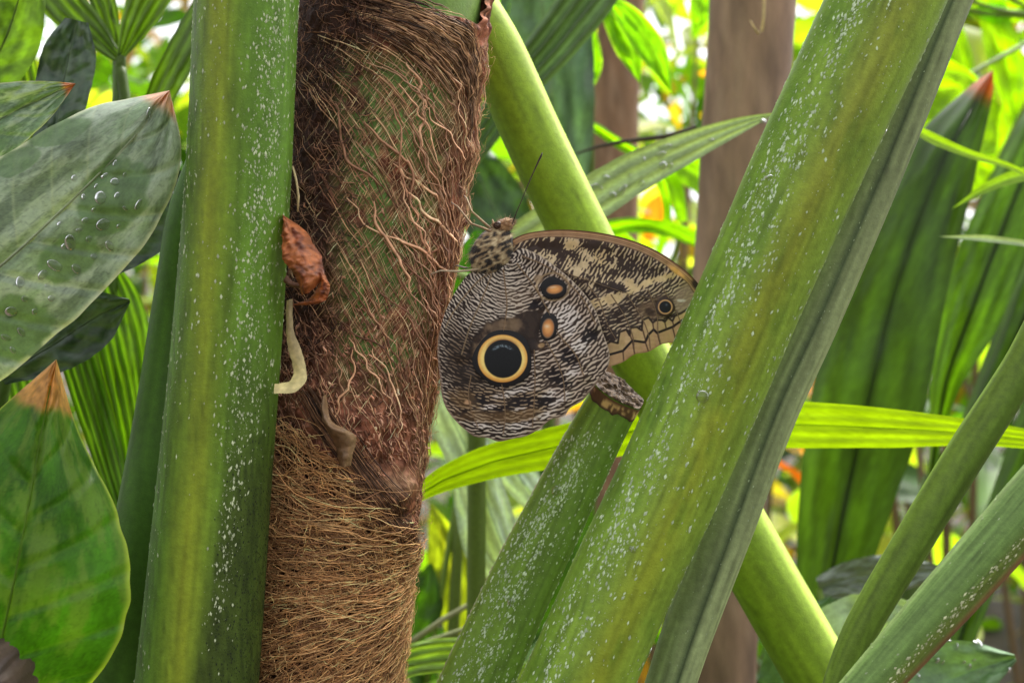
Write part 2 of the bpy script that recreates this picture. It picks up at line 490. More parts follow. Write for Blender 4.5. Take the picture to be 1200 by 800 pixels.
def col_left(yp, s, c):                      # thick stalk left of the fibrous trunk
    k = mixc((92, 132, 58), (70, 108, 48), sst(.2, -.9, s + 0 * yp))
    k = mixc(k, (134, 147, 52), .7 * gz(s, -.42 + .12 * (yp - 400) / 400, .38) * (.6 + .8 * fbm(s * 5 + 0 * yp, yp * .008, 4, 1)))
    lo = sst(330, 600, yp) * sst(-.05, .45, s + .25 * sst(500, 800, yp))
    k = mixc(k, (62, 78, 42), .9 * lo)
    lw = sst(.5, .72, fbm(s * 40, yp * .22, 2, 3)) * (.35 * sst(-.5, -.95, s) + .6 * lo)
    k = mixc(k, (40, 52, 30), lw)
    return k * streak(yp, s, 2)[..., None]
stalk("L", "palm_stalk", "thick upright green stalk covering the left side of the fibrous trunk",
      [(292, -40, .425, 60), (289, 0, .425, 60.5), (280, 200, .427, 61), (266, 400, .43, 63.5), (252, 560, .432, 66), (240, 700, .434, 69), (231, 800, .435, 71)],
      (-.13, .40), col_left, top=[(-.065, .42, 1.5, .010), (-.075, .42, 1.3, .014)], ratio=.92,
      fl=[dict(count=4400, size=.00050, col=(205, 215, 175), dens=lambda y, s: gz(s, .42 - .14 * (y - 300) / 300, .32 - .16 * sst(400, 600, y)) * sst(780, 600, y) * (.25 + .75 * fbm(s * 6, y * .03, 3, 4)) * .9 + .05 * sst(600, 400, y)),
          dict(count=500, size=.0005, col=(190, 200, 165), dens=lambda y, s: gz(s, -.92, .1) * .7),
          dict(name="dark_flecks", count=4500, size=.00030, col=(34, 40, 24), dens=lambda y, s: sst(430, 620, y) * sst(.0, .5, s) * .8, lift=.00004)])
def col_leftb(yp, s, c):
    k = mixc((66, 100, 48), (48, 78, 40), sst(-.2, .9, s + 0 * yp))
    return k * streak(yp, s, 5, .2)[..., None]
stalk("Lb", "palm_stalk", "dark green stalk half hidden behind the thick upright one, beside the brown-tipped leaf",
      [(235, 240, .475, 34), (222, 330, .475, 38), (205, 480, .475, 45), (186, 620, .475, 52), (166, 740, .475, 56), (152, 810, .475, 58)],
      (-.20, .50), col_leftb, top=[(-.085, .49, 1.12, .007)], ratio=.7, sides=32, n=120)

def col_big(yp, s, c):                       # big diagonal stalk at right
    k = mixc((118, 152, 68), (116, 148, 72), sst(-.9, .6, s + 0 * yp))
    k = mixc(k, (132, 147, 56), .75 * gz(s, .30, .34) * (.6 + .8 * fbm(s * 3 + 0 * yp, yp * .006, 3, 6)))
    k = mixc(k, (92, 128, 56), .5 * gz(s, -.85, .2))
    k = mixc(k, (122, 134, 76), .5 * gz(yp, 120, 180) * gz(s, .25, .3))
    k = mixc(k, (70, 105, 45), .35 * sst(.56, .72, fbm(s * 5, yp * .02, 3, 3)))
    return k * streak(yp, s, 4)[..., None]
big = stalk("B", "palm_stalk", "widest pale-flecked green stalk, leaning over the butterfly's wing tip",
      [(1063, -60, .43, 66), (1037, 0, .43, 67), (990, 100, .43, 66), (937, 215, .43, 65), (882, 340, .43, 63), (830, 460, .43, 63), (781, 570, .43, 63), (724, 690, .43, 63), (676, 800, .43, 64)],
      (-.02, .37), col_big, top=[(.30, .45, 1.5, .008), (.19, .43, 1.3, .013)], ratio=.72,
      prof=lambda p: 1 + .05 * np.cos(2 * (p - .5)) + .02 * np.cos(5 * p),
      fl=[dict(count=4300, size=.00056, col=(200, 218, 178), dens=lambda y, s: (gz(s, -.42, .38) * .8 + .07) * (.15 + .85 * sst(.35, .65, fbm(s * 7, y * .025, 3, 2)))),
          dict(count=260, size=.0005, col=(190, 205, 160), dens=lambda y, s: gz(s, .97, .05))])
def col_chan(yp, s, c):
    k = mixc((142, 156, 118), (120, 136, 102), sst(.5, -.5, s + 0 * yp))
    k = mixc(k, (52, 66, 48), .85 * gz(s, .28, .07) + .4 * gz(s, .12, .05))
    k = mixc(k, (150, 165, 120), .5 * gz(s, .92, .1))
    return k * streak(yp, s, 3, .2)[..., None]
stalk("C", "palm_stalk", "slim grey-green grooved stalk pressed along the right side of the widest stalk",
      [(1122, -30, .458, 28), (1108, 0, .458, 30), (1030, 190, .458, 32), (950, 375, .458, 33), (902, 480, .458, 33), (850, 620, .458, 32), (806, 740, .458, 30), (786, 800, .458, 29)],
      (.04, .47), col_chan, top=[(.26, .48, 1.5, .004), (.19, .47, 1.3, .007)], ratio=.75, sides=48, flmat=M_greystalk,
      fl=[dict(count=700, size=.0003, col=(170, 185, 150), dens=lambda y, s: .5 + 0 * s)])
def col_back(yp, s, c):  # light from the right painted in: paler right side, bright rim
    k = mixc((122, 158, 56), (150, 186, 84), sst(.2, .8, s + 0 * yp))
    k = mixc(k, (205, 225, 160), .8 * gz(s, .90, .08))
    k = mixc(k, (96, 136, 44), .6 * sst(-.2, -.9, s))
    return k * streak(yp, s, 6)[..., None]
stalk("D", "palm_stalk", "smooth bright green stalk slanting down to the right behind the butterfly",
      [(538, -20, .53, 33), (580, 60, .53, 34), (625, 160, .53, 35), (678, 270, .53, 35.5), (742, 400, .53, 36), (814, 530, .53, 38), (880, 650, .53, 39.5), (940, 755, .53, 40), (972, 810, .53, 41)],
      (.21, .60), col_back, top=[(-.10, .56, 1.5, .005), (-.06, .54, 1.3, .009)], ratio=.9, sides=40)
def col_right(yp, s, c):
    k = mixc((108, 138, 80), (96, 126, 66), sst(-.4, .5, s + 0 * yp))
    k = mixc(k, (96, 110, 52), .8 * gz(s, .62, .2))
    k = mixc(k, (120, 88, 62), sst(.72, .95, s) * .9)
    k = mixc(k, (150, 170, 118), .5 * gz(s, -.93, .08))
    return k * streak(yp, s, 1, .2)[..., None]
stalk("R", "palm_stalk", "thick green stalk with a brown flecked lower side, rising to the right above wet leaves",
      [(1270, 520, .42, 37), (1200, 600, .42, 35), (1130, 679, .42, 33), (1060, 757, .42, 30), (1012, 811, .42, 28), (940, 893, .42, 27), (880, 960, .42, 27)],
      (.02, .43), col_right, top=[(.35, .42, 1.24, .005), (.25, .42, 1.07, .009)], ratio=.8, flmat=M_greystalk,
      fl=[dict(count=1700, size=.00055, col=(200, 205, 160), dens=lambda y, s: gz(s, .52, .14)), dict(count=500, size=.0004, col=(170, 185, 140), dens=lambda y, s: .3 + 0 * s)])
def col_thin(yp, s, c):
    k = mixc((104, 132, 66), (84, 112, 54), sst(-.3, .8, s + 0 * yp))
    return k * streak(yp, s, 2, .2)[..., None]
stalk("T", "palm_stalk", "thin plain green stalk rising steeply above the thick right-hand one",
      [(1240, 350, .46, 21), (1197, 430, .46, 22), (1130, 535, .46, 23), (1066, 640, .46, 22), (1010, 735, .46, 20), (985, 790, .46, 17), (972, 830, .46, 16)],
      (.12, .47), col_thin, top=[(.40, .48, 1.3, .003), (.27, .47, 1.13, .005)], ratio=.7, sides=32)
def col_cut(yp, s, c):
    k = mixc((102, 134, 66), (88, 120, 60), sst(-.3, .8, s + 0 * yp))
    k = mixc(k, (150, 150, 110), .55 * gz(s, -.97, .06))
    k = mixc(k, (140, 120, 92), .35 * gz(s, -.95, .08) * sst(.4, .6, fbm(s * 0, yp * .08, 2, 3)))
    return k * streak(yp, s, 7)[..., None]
def cut_top(g, p, t, s, f, ph, r):
    # sheared cut: the back of the end stands higher than the front
    up = -t[0]
    g = g.copy()
    back = (1 - np.cos(ph)) / 2
    g[0] = g[0] + up[None] * (back * .0060 + .0022 * np.maximum(0, -np.sin(ph + .5)) * back)[:, None] - up[None] * .001
    for i in range(1, 6):
        g[i] = g[i] + up[None] * (back * .0085 * (1 - i / 6))[:, None]
    return g, p
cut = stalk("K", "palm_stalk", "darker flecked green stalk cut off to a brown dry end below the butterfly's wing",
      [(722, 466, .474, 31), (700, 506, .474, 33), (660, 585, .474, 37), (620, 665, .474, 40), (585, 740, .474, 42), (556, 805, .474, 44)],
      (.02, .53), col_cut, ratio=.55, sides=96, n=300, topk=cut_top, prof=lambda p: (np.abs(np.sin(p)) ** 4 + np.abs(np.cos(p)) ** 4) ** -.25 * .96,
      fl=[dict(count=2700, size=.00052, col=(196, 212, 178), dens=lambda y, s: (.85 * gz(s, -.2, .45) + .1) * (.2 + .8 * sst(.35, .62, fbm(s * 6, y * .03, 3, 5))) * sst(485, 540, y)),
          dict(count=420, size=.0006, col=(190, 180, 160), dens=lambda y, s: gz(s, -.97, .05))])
def cut_end():
    o, g, ph, p, r, t, s, f = STALK["K"]
    ring0 = g[0]; cen = ring0.mean(0); up = -t[0]
    rr = np.linspace(0, 1, 12)[:, None, None]
    V = cen + (ring0 - cen)[None] * rr * 1.02
    h = (fbm(V[..., 0] * 900, V[..., 1] * 900 + V[..., 2] * 600, 4, 2) - .45) * .0030
    nrm = unit(up + f[0] * .9)
    V = V + nrm * (np.maximum(h, -.0002) * (rr[..., 0] < .97) + .0005)[..., None]
    nz = fbm(V[..., 0] * 2600, V[..., 1] * 2600 + V[..., 2] * 2000, 3, 5)
    c = mixc((62, 48, 38), (116, 96, 76), sst(.4, .75, nz))
    mk("cut_end", V, grid_faces(12, len(ph), True), M_bark, o, lin(c))
    # dry skirt below the cut: brown skin with pale fibre ends
    k = 9
    tt = np.linspace(0, 1, k)
    low = -up * .0043
    out = unit(ring0 - cen)
    W = ring0[None] + out[None] * .0004 + low[None, None] * tt[:, None, None] * (.8 + .4 * vnoise(ph[None] * 6, 0 * tt[:, None], 3))[..., None]
    bars = sst(.45, .62, vnoise(ph[None] * 12 + .2 * tt[:, None], tt[:, None] * 1.2, 2)) * sst(.05, .4, tt)[:, None] * sst(1.0, .75, tt)[:, None]
    c = mixc((88, 62, 44), (196, 160, 112), bars)
    c = mixc(c, (60, 44, 34), sst(.75, 1, tt)[:, None] + 0 * bars)
    mk("dry_rim", W, grid_faces(k, len(ph), True), M_bark, o, lin(c))
cut_end()

def stalk_drops(key, lst):
    o, g = STALK[key][:2]; m = g.shape[1]
    drops_px(o, g[:, m // 4:3 * m // 4], lst, 1.2)
stalk_drops("B", [(820, 470, 8, 1.0), (768, 764, 7, 1.0), (1040, 162, 6, 1.0), (742, 640, 4), (905, 200, 4)])
stalk_drops("K", [(651, 577, 6, 1.0), (600, 700, 5)])
# brown slender trunks --------------------------------------------------
def trunk(label, ctl, col, base, name="slender_trunk", rings=True, n=120, sides=28):
    c = A_(ctl, float)
    pts = P(c[:, 0], c[:, 1], c[:, 2]); rad = c[:, 3] * c[:, 2] / F
    pts = np.r_[pts, [[base[0], base[1], .2]], [[base[0], base[1], -.03]]]; rad = np.r_[rad, rad[-1] * 1.15, rad[-1] * 1.5]
    q = cr(np.c_[pts[:, [0, 2]], pts[:, 1], rad], n); p = q[:, [0, 2, 1]]
    r = q[:, 3] * (1 + .02 * np.sin(np.arange(n) * .9) * (vnoise(np.arange(n) * .3, 0, 2)))
    g, ph, *_ = sweep(p, r, sides)
    nz = fbm(ph[None] * 3, p[:, 2:3] * 40, 4, 3)
    cc = A_(col, float) * (.72 + .56 * nz)[..., None]
    cc = mixc(cc, (176, 150, 124), .35 * sst(.55, .75, fbm(ph[None] * 9, p[:, 2:3] * 120, 3, 6)))
    o = mk(name, g, grid_faces(n, sides, True), M_bark, None, lin(cc), org=(base[0], base[1], 0))
    return tag(o, label, "trunk", "slender brown trunks")
trunk("smooth grey-brown trunk standing behind the widest stalk", [(905, -420, .74, 50), (884, -30, .74, 50), (873, 150, .74, 50), (862, 330, .74, 50), (848, 560, .74, 50), (834, 810, .74, 51)], (138, 112, 92), (.09, .74))
trunk("blurred brown trunk behind bright green leaves, above the butterfly", [(735, -300, 1.25, 26), (728, 0, 1.25, 27), (722, 120, 1.25, 27), (720, 300, 1.25, 28), (716, 560, 1.25, 28), (700, 810, 1.25, 29)], (128, 98, 74), (.08, 1.25))

# ------------------------------------------------------------------ fibrous palm trunk
DT = .475; KT = DT / F
_ry = [-400, 0, 120, 200, 290, 400, 500, 600, 680, 800, 1100, 4000]
_rx = [615, 575, 561, 549, 538, 521, 503, 490, 479, 465, 440, 470]
_Ry = [-400, 0, 400, 800, 1100, 3000, 4000]; _RR = [115, 113, 106, 96, 96, 115, 150]
def TR(y): return np.interp(y, _Ry, _RR)
def TCX(y): return np.interp(y, _ry, _rx) - TR(y)
def T3(a, y, h):
    """unrolled trunk coordinates (px of arc, photo y, height m) -> world, normal"""
    a, y, h = np.broadcast_arrays(A_(a, float), A_(y, float), A_(h, float))
    R = TR(y); ph = a / R
    c = P(TCX(y), y, DT)
    n = np.stack([np.sin(ph), -np.cos(ph), 0 * ph], -1)
    return c + n * (R * KT + h)[..., None], n
def ax(px, y):
    return TR(y) * np.arcsin(np.clip((px - TCX(y)) / TR(y), -.999, .999))
def pxa(a, y):
    return TCX(y) + TR(y) * np.sin(a / TR(y))
def y_rim(a):
    return np.interp(a, [-355, -177, -60, 0, 13, 45, 107, 129, 150, 177, 355], [-60, -60, -12, 22, 33, 37, 36, 38, 0, -60, -60])
def net_mask(a, y):
    px = pxa(a, y)
    m = sst(385, 440, px - .0 * y) * sst(60, 120, y) * sst(480, 400, y) * sst(548, 515, px + .10 * (y - 100))
    return m
def dark_mask(a, y):
    px = pxa(a, y)
    return sst(462, 392, px + .12 * (y - 200) - 30 * sst(90, 20, y)) * sst(480, 380, y)
def low_mask(a, y):                       # loose coir below the diagonal seam
    px = pxa(a, y)
    return sst(-18, 22, y - (478 + np.maximum(0, px - 352) * 1.32))
def relief(a, y):
    h = (fbm(a / 38 + 7, y / 38, 4, 1) - .5) * .0036
    h = h + (fbm(a / 7, y / 9, 3, 4) - .5) * .0024 * (1 - .9 * net_mask(a, y))
    h = h - .0012 * net_mask(a, y) - .0016 * low_mask(a, y) * sst(-200, 0, -np.abs(a) + 150)
    h = h + .0040 * np.exp(-((a - 95) / 26) ** 2 - ((y - 566) / 16) ** 2) - .0026 * np.exp(-((a - 95) / 24) ** 2 - ((y - 597) / 6) ** 2)
    h = h + .0022 * sst(.5, .8, fbm(a / 18, y / 30, 3, 6)) * gz(a, 150, 28) * sst(420, 150, y)
    return h
palm = root("palm_tree", "palm tree with a brown fibre-wrapped trunk beside the butterfly", "palm", (P(345, 400, DT)[0], DT, 0))
def build_palm():
    na = 420
    a_ = np.linspace(-np.pi, np.pi, na, endpoint=False)
    yv = np.r_[np.linspace(0, 1, 430), np.linspace(1, 4.0, 24)[1:]]
    rows = []
    af = a_ * 105
    for v in yv:
        yr = y_rim(af)
        rows.append(yr + (860 - yr) * v if v <= 1 else np.full(na, 860 + (v - 1) / 3 * 2560))
    Y = A_(rows); A = a_[None] * TR(Y)
    H = relief(A, Y)
    H[0] -= .0015
    V, _n = T3(A, Y, H)
    nz = fbm(A / 9, Y / 14, 4, 2); nz2 = fbm(A / 30, Y / 40, 4, 5)
    c = mixc((106, 64, 48), (192, 124, 96), sst(.4, .68, nz))
    c = mixc(c, (120, 92, 66), .6 * sst(.45, .65, nz2))
    c = mixc(c, (150, 98, 78), .5 * sst(330, 420, Y) * sst(600, 520, Y) * sst(.42, .62, fbm(A / 5, Y / 6, 3, 1)))
    c = mixc(c, (48, 34, 30), .92 * dark_mask(A, Y) * (.6 + .4 * nz))
    c = mixc(c, (50, 36, 27), .9 * low_mask(A, Y))  # sheath colour darkened to paint shaded gaps between the coir strands
    gm = net_mask(A, Y) * sst(.30, .44, fbm(A / 22 + 3, Y / 26, 3, 7))
    c = mixc(c, mixc((92, 128, 60), (124, 156, 84), nz), .95 * gm)
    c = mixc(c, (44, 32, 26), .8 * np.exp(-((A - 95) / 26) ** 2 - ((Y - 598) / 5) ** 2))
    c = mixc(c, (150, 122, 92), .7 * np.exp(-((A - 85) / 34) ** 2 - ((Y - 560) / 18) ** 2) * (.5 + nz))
    mk("sheath", V, grid_faces(len(yv), na, True), M_sheath, palm, lin(c))
    # green stem that rises out of the sheath
    yy = np.linspace(120, -900, 60); m = 64
    ph = np.linspace(-np.pi, np.pi, m, endpoint=False)
    Rf = np.interp(yy, [-900, -300, 120], [.75, .9, .955])
    n = np.stack([np.sin(ph), -np.cos(ph), 0 * ph], -1)
    V = P(TCX(yy), yy, DT)[:, None] + n[None] * (TR(yy) * KT * Rf - .0012)[:, None, None]
    cc = mixc((88, 128, 78), (122, 152, 96), fbm(ph[None] * 6, yy[:, None] / 120, 4, 3)) * (.9 + .2 * fbm(ph[None] * 30, yy[:, None] / 60, 2, 1))[..., None]
    mk("stem", V, grid_faces(60, m, True), M_stalk, palm, lin(cc))
build_palm()

g2 = np.random.default_rng(21)
def run(a, y, angfn, step, ns, wander, jit=0.0):
    """integrate strands in unrolled coordinates; angle 0 = to the right, +90 = down"""
    a, y = a.copy(), y.copy(); n = len(a)
    A = [a.copy()]; Yy = [y.copy()]
    w_ = g2.normal(0, jit, n); 
    for k in range(ns - 1):
        w_ = w_ * .9 + g2.normal(0, wander, n)
        an = np.radians(angfn(a, y)) + w_
        a = a + np.cos(an) * step; y = y + np.sin(an) * step
        A.append(a.copy()); Yy.append(y.copy())
    return np.stack(A, 1), np.stack(Yy, 1)
def lay(name, A, Y, h0, hj, rad, cols, colj=.22, taper=True, flat=.8, seed=0, mat=None, wave=0.0):
    n, k = A.shape
    base = np.maximum(relief(A, Y), -.0012)
    hh = h0 + hj * g2.random((n, 1)) + wave * (vnoise(np.arange(k)[None] * .5 + g2.random((n, 1)) * 99, g2.random((n, 1)) * 50, seed) - .3)
    pts, nrm = T3(A, Y, base + hh)
    tp = np.sin(np.linspace(.25, np.pi - .2, k)) ** .6 if taper else np.ones(k)
    rad = (rad if np.ndim(rad) else np.full(n, rad))[:, None] * tp[None]
    cols = A_(cols, float); u = g2.random((n, 1))
    c = cols[g2.integers(0, len(cols), n)] * (1 - colj + 2 * colj * u) * 1.14
    c = c[:, None] * (.85 + .3 * vnoise(A * .2, Y * .2, 3))[..., None]
    return strands(name, pts, nrm, rad, lin(c), mat or M_fibre, palm, flat)
def pick(n, mask, a0, a1, y0, y1, inv=False):
    m = n * 12
    a = a0 + g2.random(m) * (a1 - a0); y = y0 + g2.random(m) * (y1 - y0)
    k = g2.random(m) < mask(a, y)
    return a[k][:n], y[k][:n]
def ang_net(a, y):
    b = np.interp(y, [0, 40, 90, 150, 300, 700], [8, 14, 34, 52, 56, 60])
    return b + (86 - b) * sst(85, 150, a)
# rim fibres sweeping round the top of the sheath
a, y = pick(380, lambda a, y: .15 + .85 * sst(-70, 20, a), -150, 120, 0, 1)
y = y_rim(a) + g2.random(len(a)) ** 1.5 * 46 + 2
A, Y = run(a, y, ang_net, 4.5, 22, .05)
lay("rim_fibres", A, Y, .0003, .0012, .00014 + .0002 * g2.random(len(a)) ** 2, [(146, 112, 84), (176, 140, 106), (108, 80, 60), (70, 52, 42)])
# broad wavy straps of the net
a, y = pick(90, lambda a, y: net_mask(a, y) * .5 + .5 * gz(a, 140, 30) * (y < 420) + .15 * (a > -20), -40, 170, 45, 420)
A, Y = run(a, y, ang_net, 5.0, 24, .16, .12)
A = A + 2.6 * np.sin(Y * .28 + g2.random((len(a), 1)) * 6 + 3 * vnoise(Y * .05, A * .05, 2)) * g2.random((len(a), 1))
lay("net_straps", A, Y, .0006, .0012, .00022 + .00042 * g2.random(len(a)) ** 2, [(152, 110, 85), (178, 134, 104), (122, 84, 65), (190, 147, 115)], flat=.35, wave=.0012)
# finer strands running with the straps
a, y = pick(950, lambda a, y: .25 + .45 * net_mask(a, y) + .6 * gz(a, 140, 40), -120, 175, 40, 520)
k = low_mask(a, y) < .3; a, y = a[k], y[k]
A, Y = run(a, y, ang_net, 4.0, 18, .05, .08)
lay("net_warp", A, Y, .0002, .0010, .00009 + .00013 * g2.random(len(a)) ** 2, [(150, 107, 81), (180, 137, 104), (120, 81, 62), (198, 162, 124)])
# thin pale cross strands
a, y = pick(1500, lambda a, y: .15 + .85 * net_mask(a, y), -90, 160, 70, 560)
k = low_mask(a, y) < .3; a, y = a[k], y[k]
A, Y = run(a, y, lambda a, y: -58 + 0 * a, 2.2, 9, .04, .14)
lay("net_weft", A, Y, .0003, .0007, .00007 + .00006 * g2.random(len(a)), [(188, 160, 118), (160, 130, 92), (206, 184, 140), (140, 106, 76)])
# dark matted felt at the upper left
a, y = pick(2600, lambda a, y: dark_mask(a, y) + .01, -150, 60, 10, 470)
A, Y = run(a, y, lambda a, y: 180 * vnoise(a * .05, y * .05, 3) - 20, 2.4, 8, .35, .6)
lay("dark_felt", A, Y, .0000, .0016, .00008 + .0001 * g2.random(len(a)) ** 2, [(74, 52, 44), (100, 70, 56), (50, 38, 34), (146, 106, 82)], wave=.0016)
# flaky crust in the middle
a, y = pick(2200, lambda a, y: (1 - low_mask(a, y)) * sst(330, 420, y) + .03, -110, 165, 240, 640)
k = ((a - 95) / 40) ** 2 + ((y - 566) / 30) ** 2 > 1; a, y = a[k], y[k]
A, Y = run(a, y, lambda a, y: 62 + 0 * a + 50 * (vnoise(a * .06, y * .06, 2) - .5), 2.0, 5, .25, .5)
lay("crust_flakes", A, Y, .0000, .0007, .00012 + .0004 * g2.random(len(a)) ** 2.5, [(176, 124, 98), (140, 96, 74), (204, 152, 124), (110, 74, 60)], flat=.12, wave=.0010)
# loose coir below the seam
def ang_low(a, y):
    b = np.interp(y, [480, 560, 640, 700, 760, 850], [38, 22, 2, -10, -24, -36])
    return b + np.interp(a, [60, 150], [0, -22]) * sst(640, 700, y)
a, y = pick(2600, low_mask, -165, 165, 470, 860)
A, Y = run(a, y, ang_low, 4.6, 15, .20, .30)
lay("coir", A, Y, .0002, .0034, .00009 + .00014 * g2.random(len(a)) ** 2, [(172, 126, 82), (198, 152, 102), (140, 100, 68), (220, 174, 120), (118, 86, 62)], wave=.0016)
a, y = pick(1500, low_mask, -165, 165, 480, 860)
A, Y = run(a, y, lambda a, y: 70 + 60 * (vnoise(a * .03, y * .03, 4) - .5), 3.2, 10, .25, .6)
lay("coir_cross", A, Y, .0004, .0030, .00008 + .0001 * g2.random(len(a)) ** 2, [(180, 130, 88), (206, 158, 108), (146, 102, 70), (104, 74, 54)], wave=.002)
a, y = pick(1500, low_mask, -150, 165, 500, 860)
A, Y = run(a, y, lambda a, y: 360 * vnoise(a * .02, y * .02, 5), 2.6, 12, .5, 1.5)
lay("coir_curls", A, Y, .0010, .0030, .00008 + .00008 * g2.random(len(a)), [(200, 152, 98), (170, 124, 80), (216, 170, 116)], wave=.002)
a, y = pick(340, low_mask, -165, 120, 540, 850)
A, Y = run(a, y, ang_low, 4.5, 20, .09, .22)
lay("coir_strands", A, Y, .0022, .0022, .00010 + .00012 * g2.random(len(a)) ** 2, [(176, 130, 86), (196, 150, 102), (150, 108, 72), (214, 170, 118)], wave=.0018)
# diagonal seam bundle
n = 420
tt = g2.random(n)
path = cr([(372, 448), (398, 492), (424, 530), (447, 570), (466, 605), (478, 650), (480, 700)], 40)
i0 = (tt * 24).astype(int)
off = g2.normal(0, 5, n)
px = np.stack([path[np.minimum(i0 + k, 39), 0] for k in range(15)], 1) + off[:, None]
py = np.stack([path[np.minimum(i0 + k, 39), 1] for k in range(15)], 1) - off[:, None] * .6 + np.cumsum(g2.normal(0, .5, (n, 15)), 1)
lay("seam_fibres", ax(px, py), py, .0006, .0022, .00010 + .00014 * g2.random(n) ** 2, [(110, 80, 60), (84, 60, 46), (140, 104, 76), (62, 46, 38)])
# stray hairs on the silhouette
a, y = pick(260, lambda a, y: .3 + .7 * (y > 560), 120, 185, 20, 820)
A, Y = run(a, y, lambda a, y: 20 + 140 * vnoise(a * .1, y * .1, 6), 2.6, 8, .4, .8)
lay("stray_hairs", A, Y, .0006, .003, .00006, [(190, 146, 100), (150, 112, 78)], wave=.003)

def ribbon(name, rows, colfn, mat, parent, org=None, n=40, m=9, seed=0, crump=0.0):
    """curled sheet: rows of (px1,py1,d1, px2,py2,d2) edge pairs"""
    q = cr(A_(rows, float), n); s = np.linspace(0, 1, m)[None, :, None]
    e1 = P(q[:, 0], q[:, 1], q[:, 2])[:, None]; e2 = P(q[:, 3], q[:, 4], q[:, 5])[:, None]
    jt = np.linspace(0, 1, n)[:, None]
    s = s + .16 * (fbm(jt * 16 + seed, 0 * jt, 3, seed + 1) - .5)[..., None] * (1 - s) + .16 * (fbm(jt * 14 + seed, 0 * jt + 7, 3, seed + 2) - .5)[..., None] * s
    V = e1 * (1 - s) + e2 * s
    s = np.linspace(0, 1, m)[None, :, None]
    t = np.linspace(0, 1, n)[:, None]
    bulge = np.sin(np.pi * s[..., 0])
    V[..., 1] += crump * bulge * -1 + crump * (.8 * (fbm(t * 9 + seed, s[..., 0] * 4, 3, seed) - .5) + .16 * (np.abs(2 * vnoise(t * 26 + seed, s[..., 0] * 7, seed + 3) - 1) - .5))
    return mk(name, V, grid_faces(n, m), mat, parent, lin(colfn(t, s[..., 0])), org=org)
# torn brown bract standing off the trunk
ribbon("torn_bract", [(378, 465, .443, 382, 462, .441), (377, 490, .441, 388, 492, .437), (384, 505, .440, 404, 502, .435), (392, 520, .441, 416, 512, .438), (398, 545, .443, 412, 545, .441)],
       lambda t, s: mixc((104, 80, 60), (160, 128, 94), s + 0 * t) * (.8 + .4 * fbm(t * 20, s * 9, 3, 2))[..., None], M_dry, palm, crump=.0045)

# things caught between stalk and trunk
dl = root("dead_leaf", "curled orange-brown dead leaf caught between thick stalk and trunk", "dead leaf", P(352, 300, .432))
dc = lambda t, s: mixc((176, 104, 62), (120, 66, 44), sst(.45, .7, fbm(t * 7, s * 5, 4, 3))) * (.75 + .5 * fbm(t * 22, s * 3, 3, 1))[..., None]
ribbon("leaf_blade", [(333, 252, .424, 338, 256, .426), (330, 275, .421, 354, 268, .427), (332, 300, .419, 370, 290, .425), (340, 316, .419, 379, 310, .424), (347, 326, .420, 380, 322, .422), (350, 334, .423, 372, 334, .420), (354, 346, .426, 362, 344, .421)], dc, M_dry, dl, crump=.005, seed=2, n=90, m=25)
ribbon("leaf_blade", [(374, 318, .425, 381, 322, .422), (374, 332, .426, 386, 334, .421), (366, 346, .427, 384, 350, .421), (358, 352, .428, 370, 356, .423), (344, 356, .429, 346, 358, .428)], dc, M_dry, dl, crump=.0035, seed=5, n=70, m=19)
ribbon("leaf_stalk", [(332, 330, .424, 336, 322, .424), (340, 336, .424, 344, 330, .423), (350, 338, .424, 354, 332, .423)], lambda t, s: mixc((96, 70, 56), (140, 104, 84), s + 0 * t), M_dry, dl, crump=.001)
ds = root("dry_husk_strip", "pale yellow curled strip of dry husk hanging against the trunk below dead leaf", "husk", P(345, 420, .43))
ribbon("husk_strip", [(336, 352, .428, 343, 350, .427), (335, 380, .427, 343, 374, .426), (336, 400, .426, 346, 392, .425), (340, 418, .425, 354, 412, .424), (344, 434, .424, 358, 432, .422), (340, 446, .422, 358, 448, .420), (330, 449, .421, 344, 460, .419), (322, 450, .420, 321, 461, .418)],
       lambda t, s: mixc((168, 150, 108), (214, 198, 138), sst(.45, .8, t) + 0 * s) * (.85 + .3 * fbm(t * 30, s * 3, 3, 2))[..., None], M_dry, ds, crump=.0006, n=60)
st = root("hanging_fibre", "thin pale fibre hanging beside the thick stalk above dead leaf", "fibre", P(346, 245, .425))
tube("strand", P([343, 347, 350, 349], [195, 210, 230, 248], .426), [.0003, .0004, .0004, .0003], M_dry, st, col=(196, 176, 130), sides=6)

# ------------------------------------------------------------------ butterfly
DW = .450                                   # distance of the closed wings
S2 = 2.0                                    # raster samples per px for the wing scale pattern
X0, X1, Y0, Y1 = 500, 835, 252, 525
gx, gy = np.meshgrid(np.arange(X0, X1, 1 / S2), np.arange(Y0, Y1, 1 / S2))
gw = np.random.default_rng(77)
def gabor(kx, ky, period, sl, sw, jitter, cnt, coh):
    """sum of oriented wavelets: rippled scale rows with dislocations"""
    H, W = gx.shape; out = np.zeros((H, W)); R = int(2.2 * sl * S2)
    yy, xx = np.mgrid[-R:R + 1, -R:R + 1] / S2
    ci = gw.integers(0, H, cnt); cj = gw.integers(0, W, cnt)
    for i, j in zip(ci, cj):
        a = math.atan2(ky[i, j], kx[i, j]) + gw.normal(0, jitter)
        c, s = math.cos(a), math.sin(a)
        u = xx * c + yy * s; v = -xx * s + yy * c
        per = period[i, j]
        k = np.exp(-(u / sw) ** 2 - (v / sl) ** 2) * np.cos(2 * np.pi * u / per + coh[i, j] + gw.normal(0, .85))
        i0, i1, j0, j1 = max(0, i - R), min(H, i + R + 1), max(0, j - R), min(W, j + R + 1)
        out[i0:i1, j0:j1] += k[i0 - i + R:i1 - i + R, j0 - j + R:j1 - j + R]
    return out / out.std()
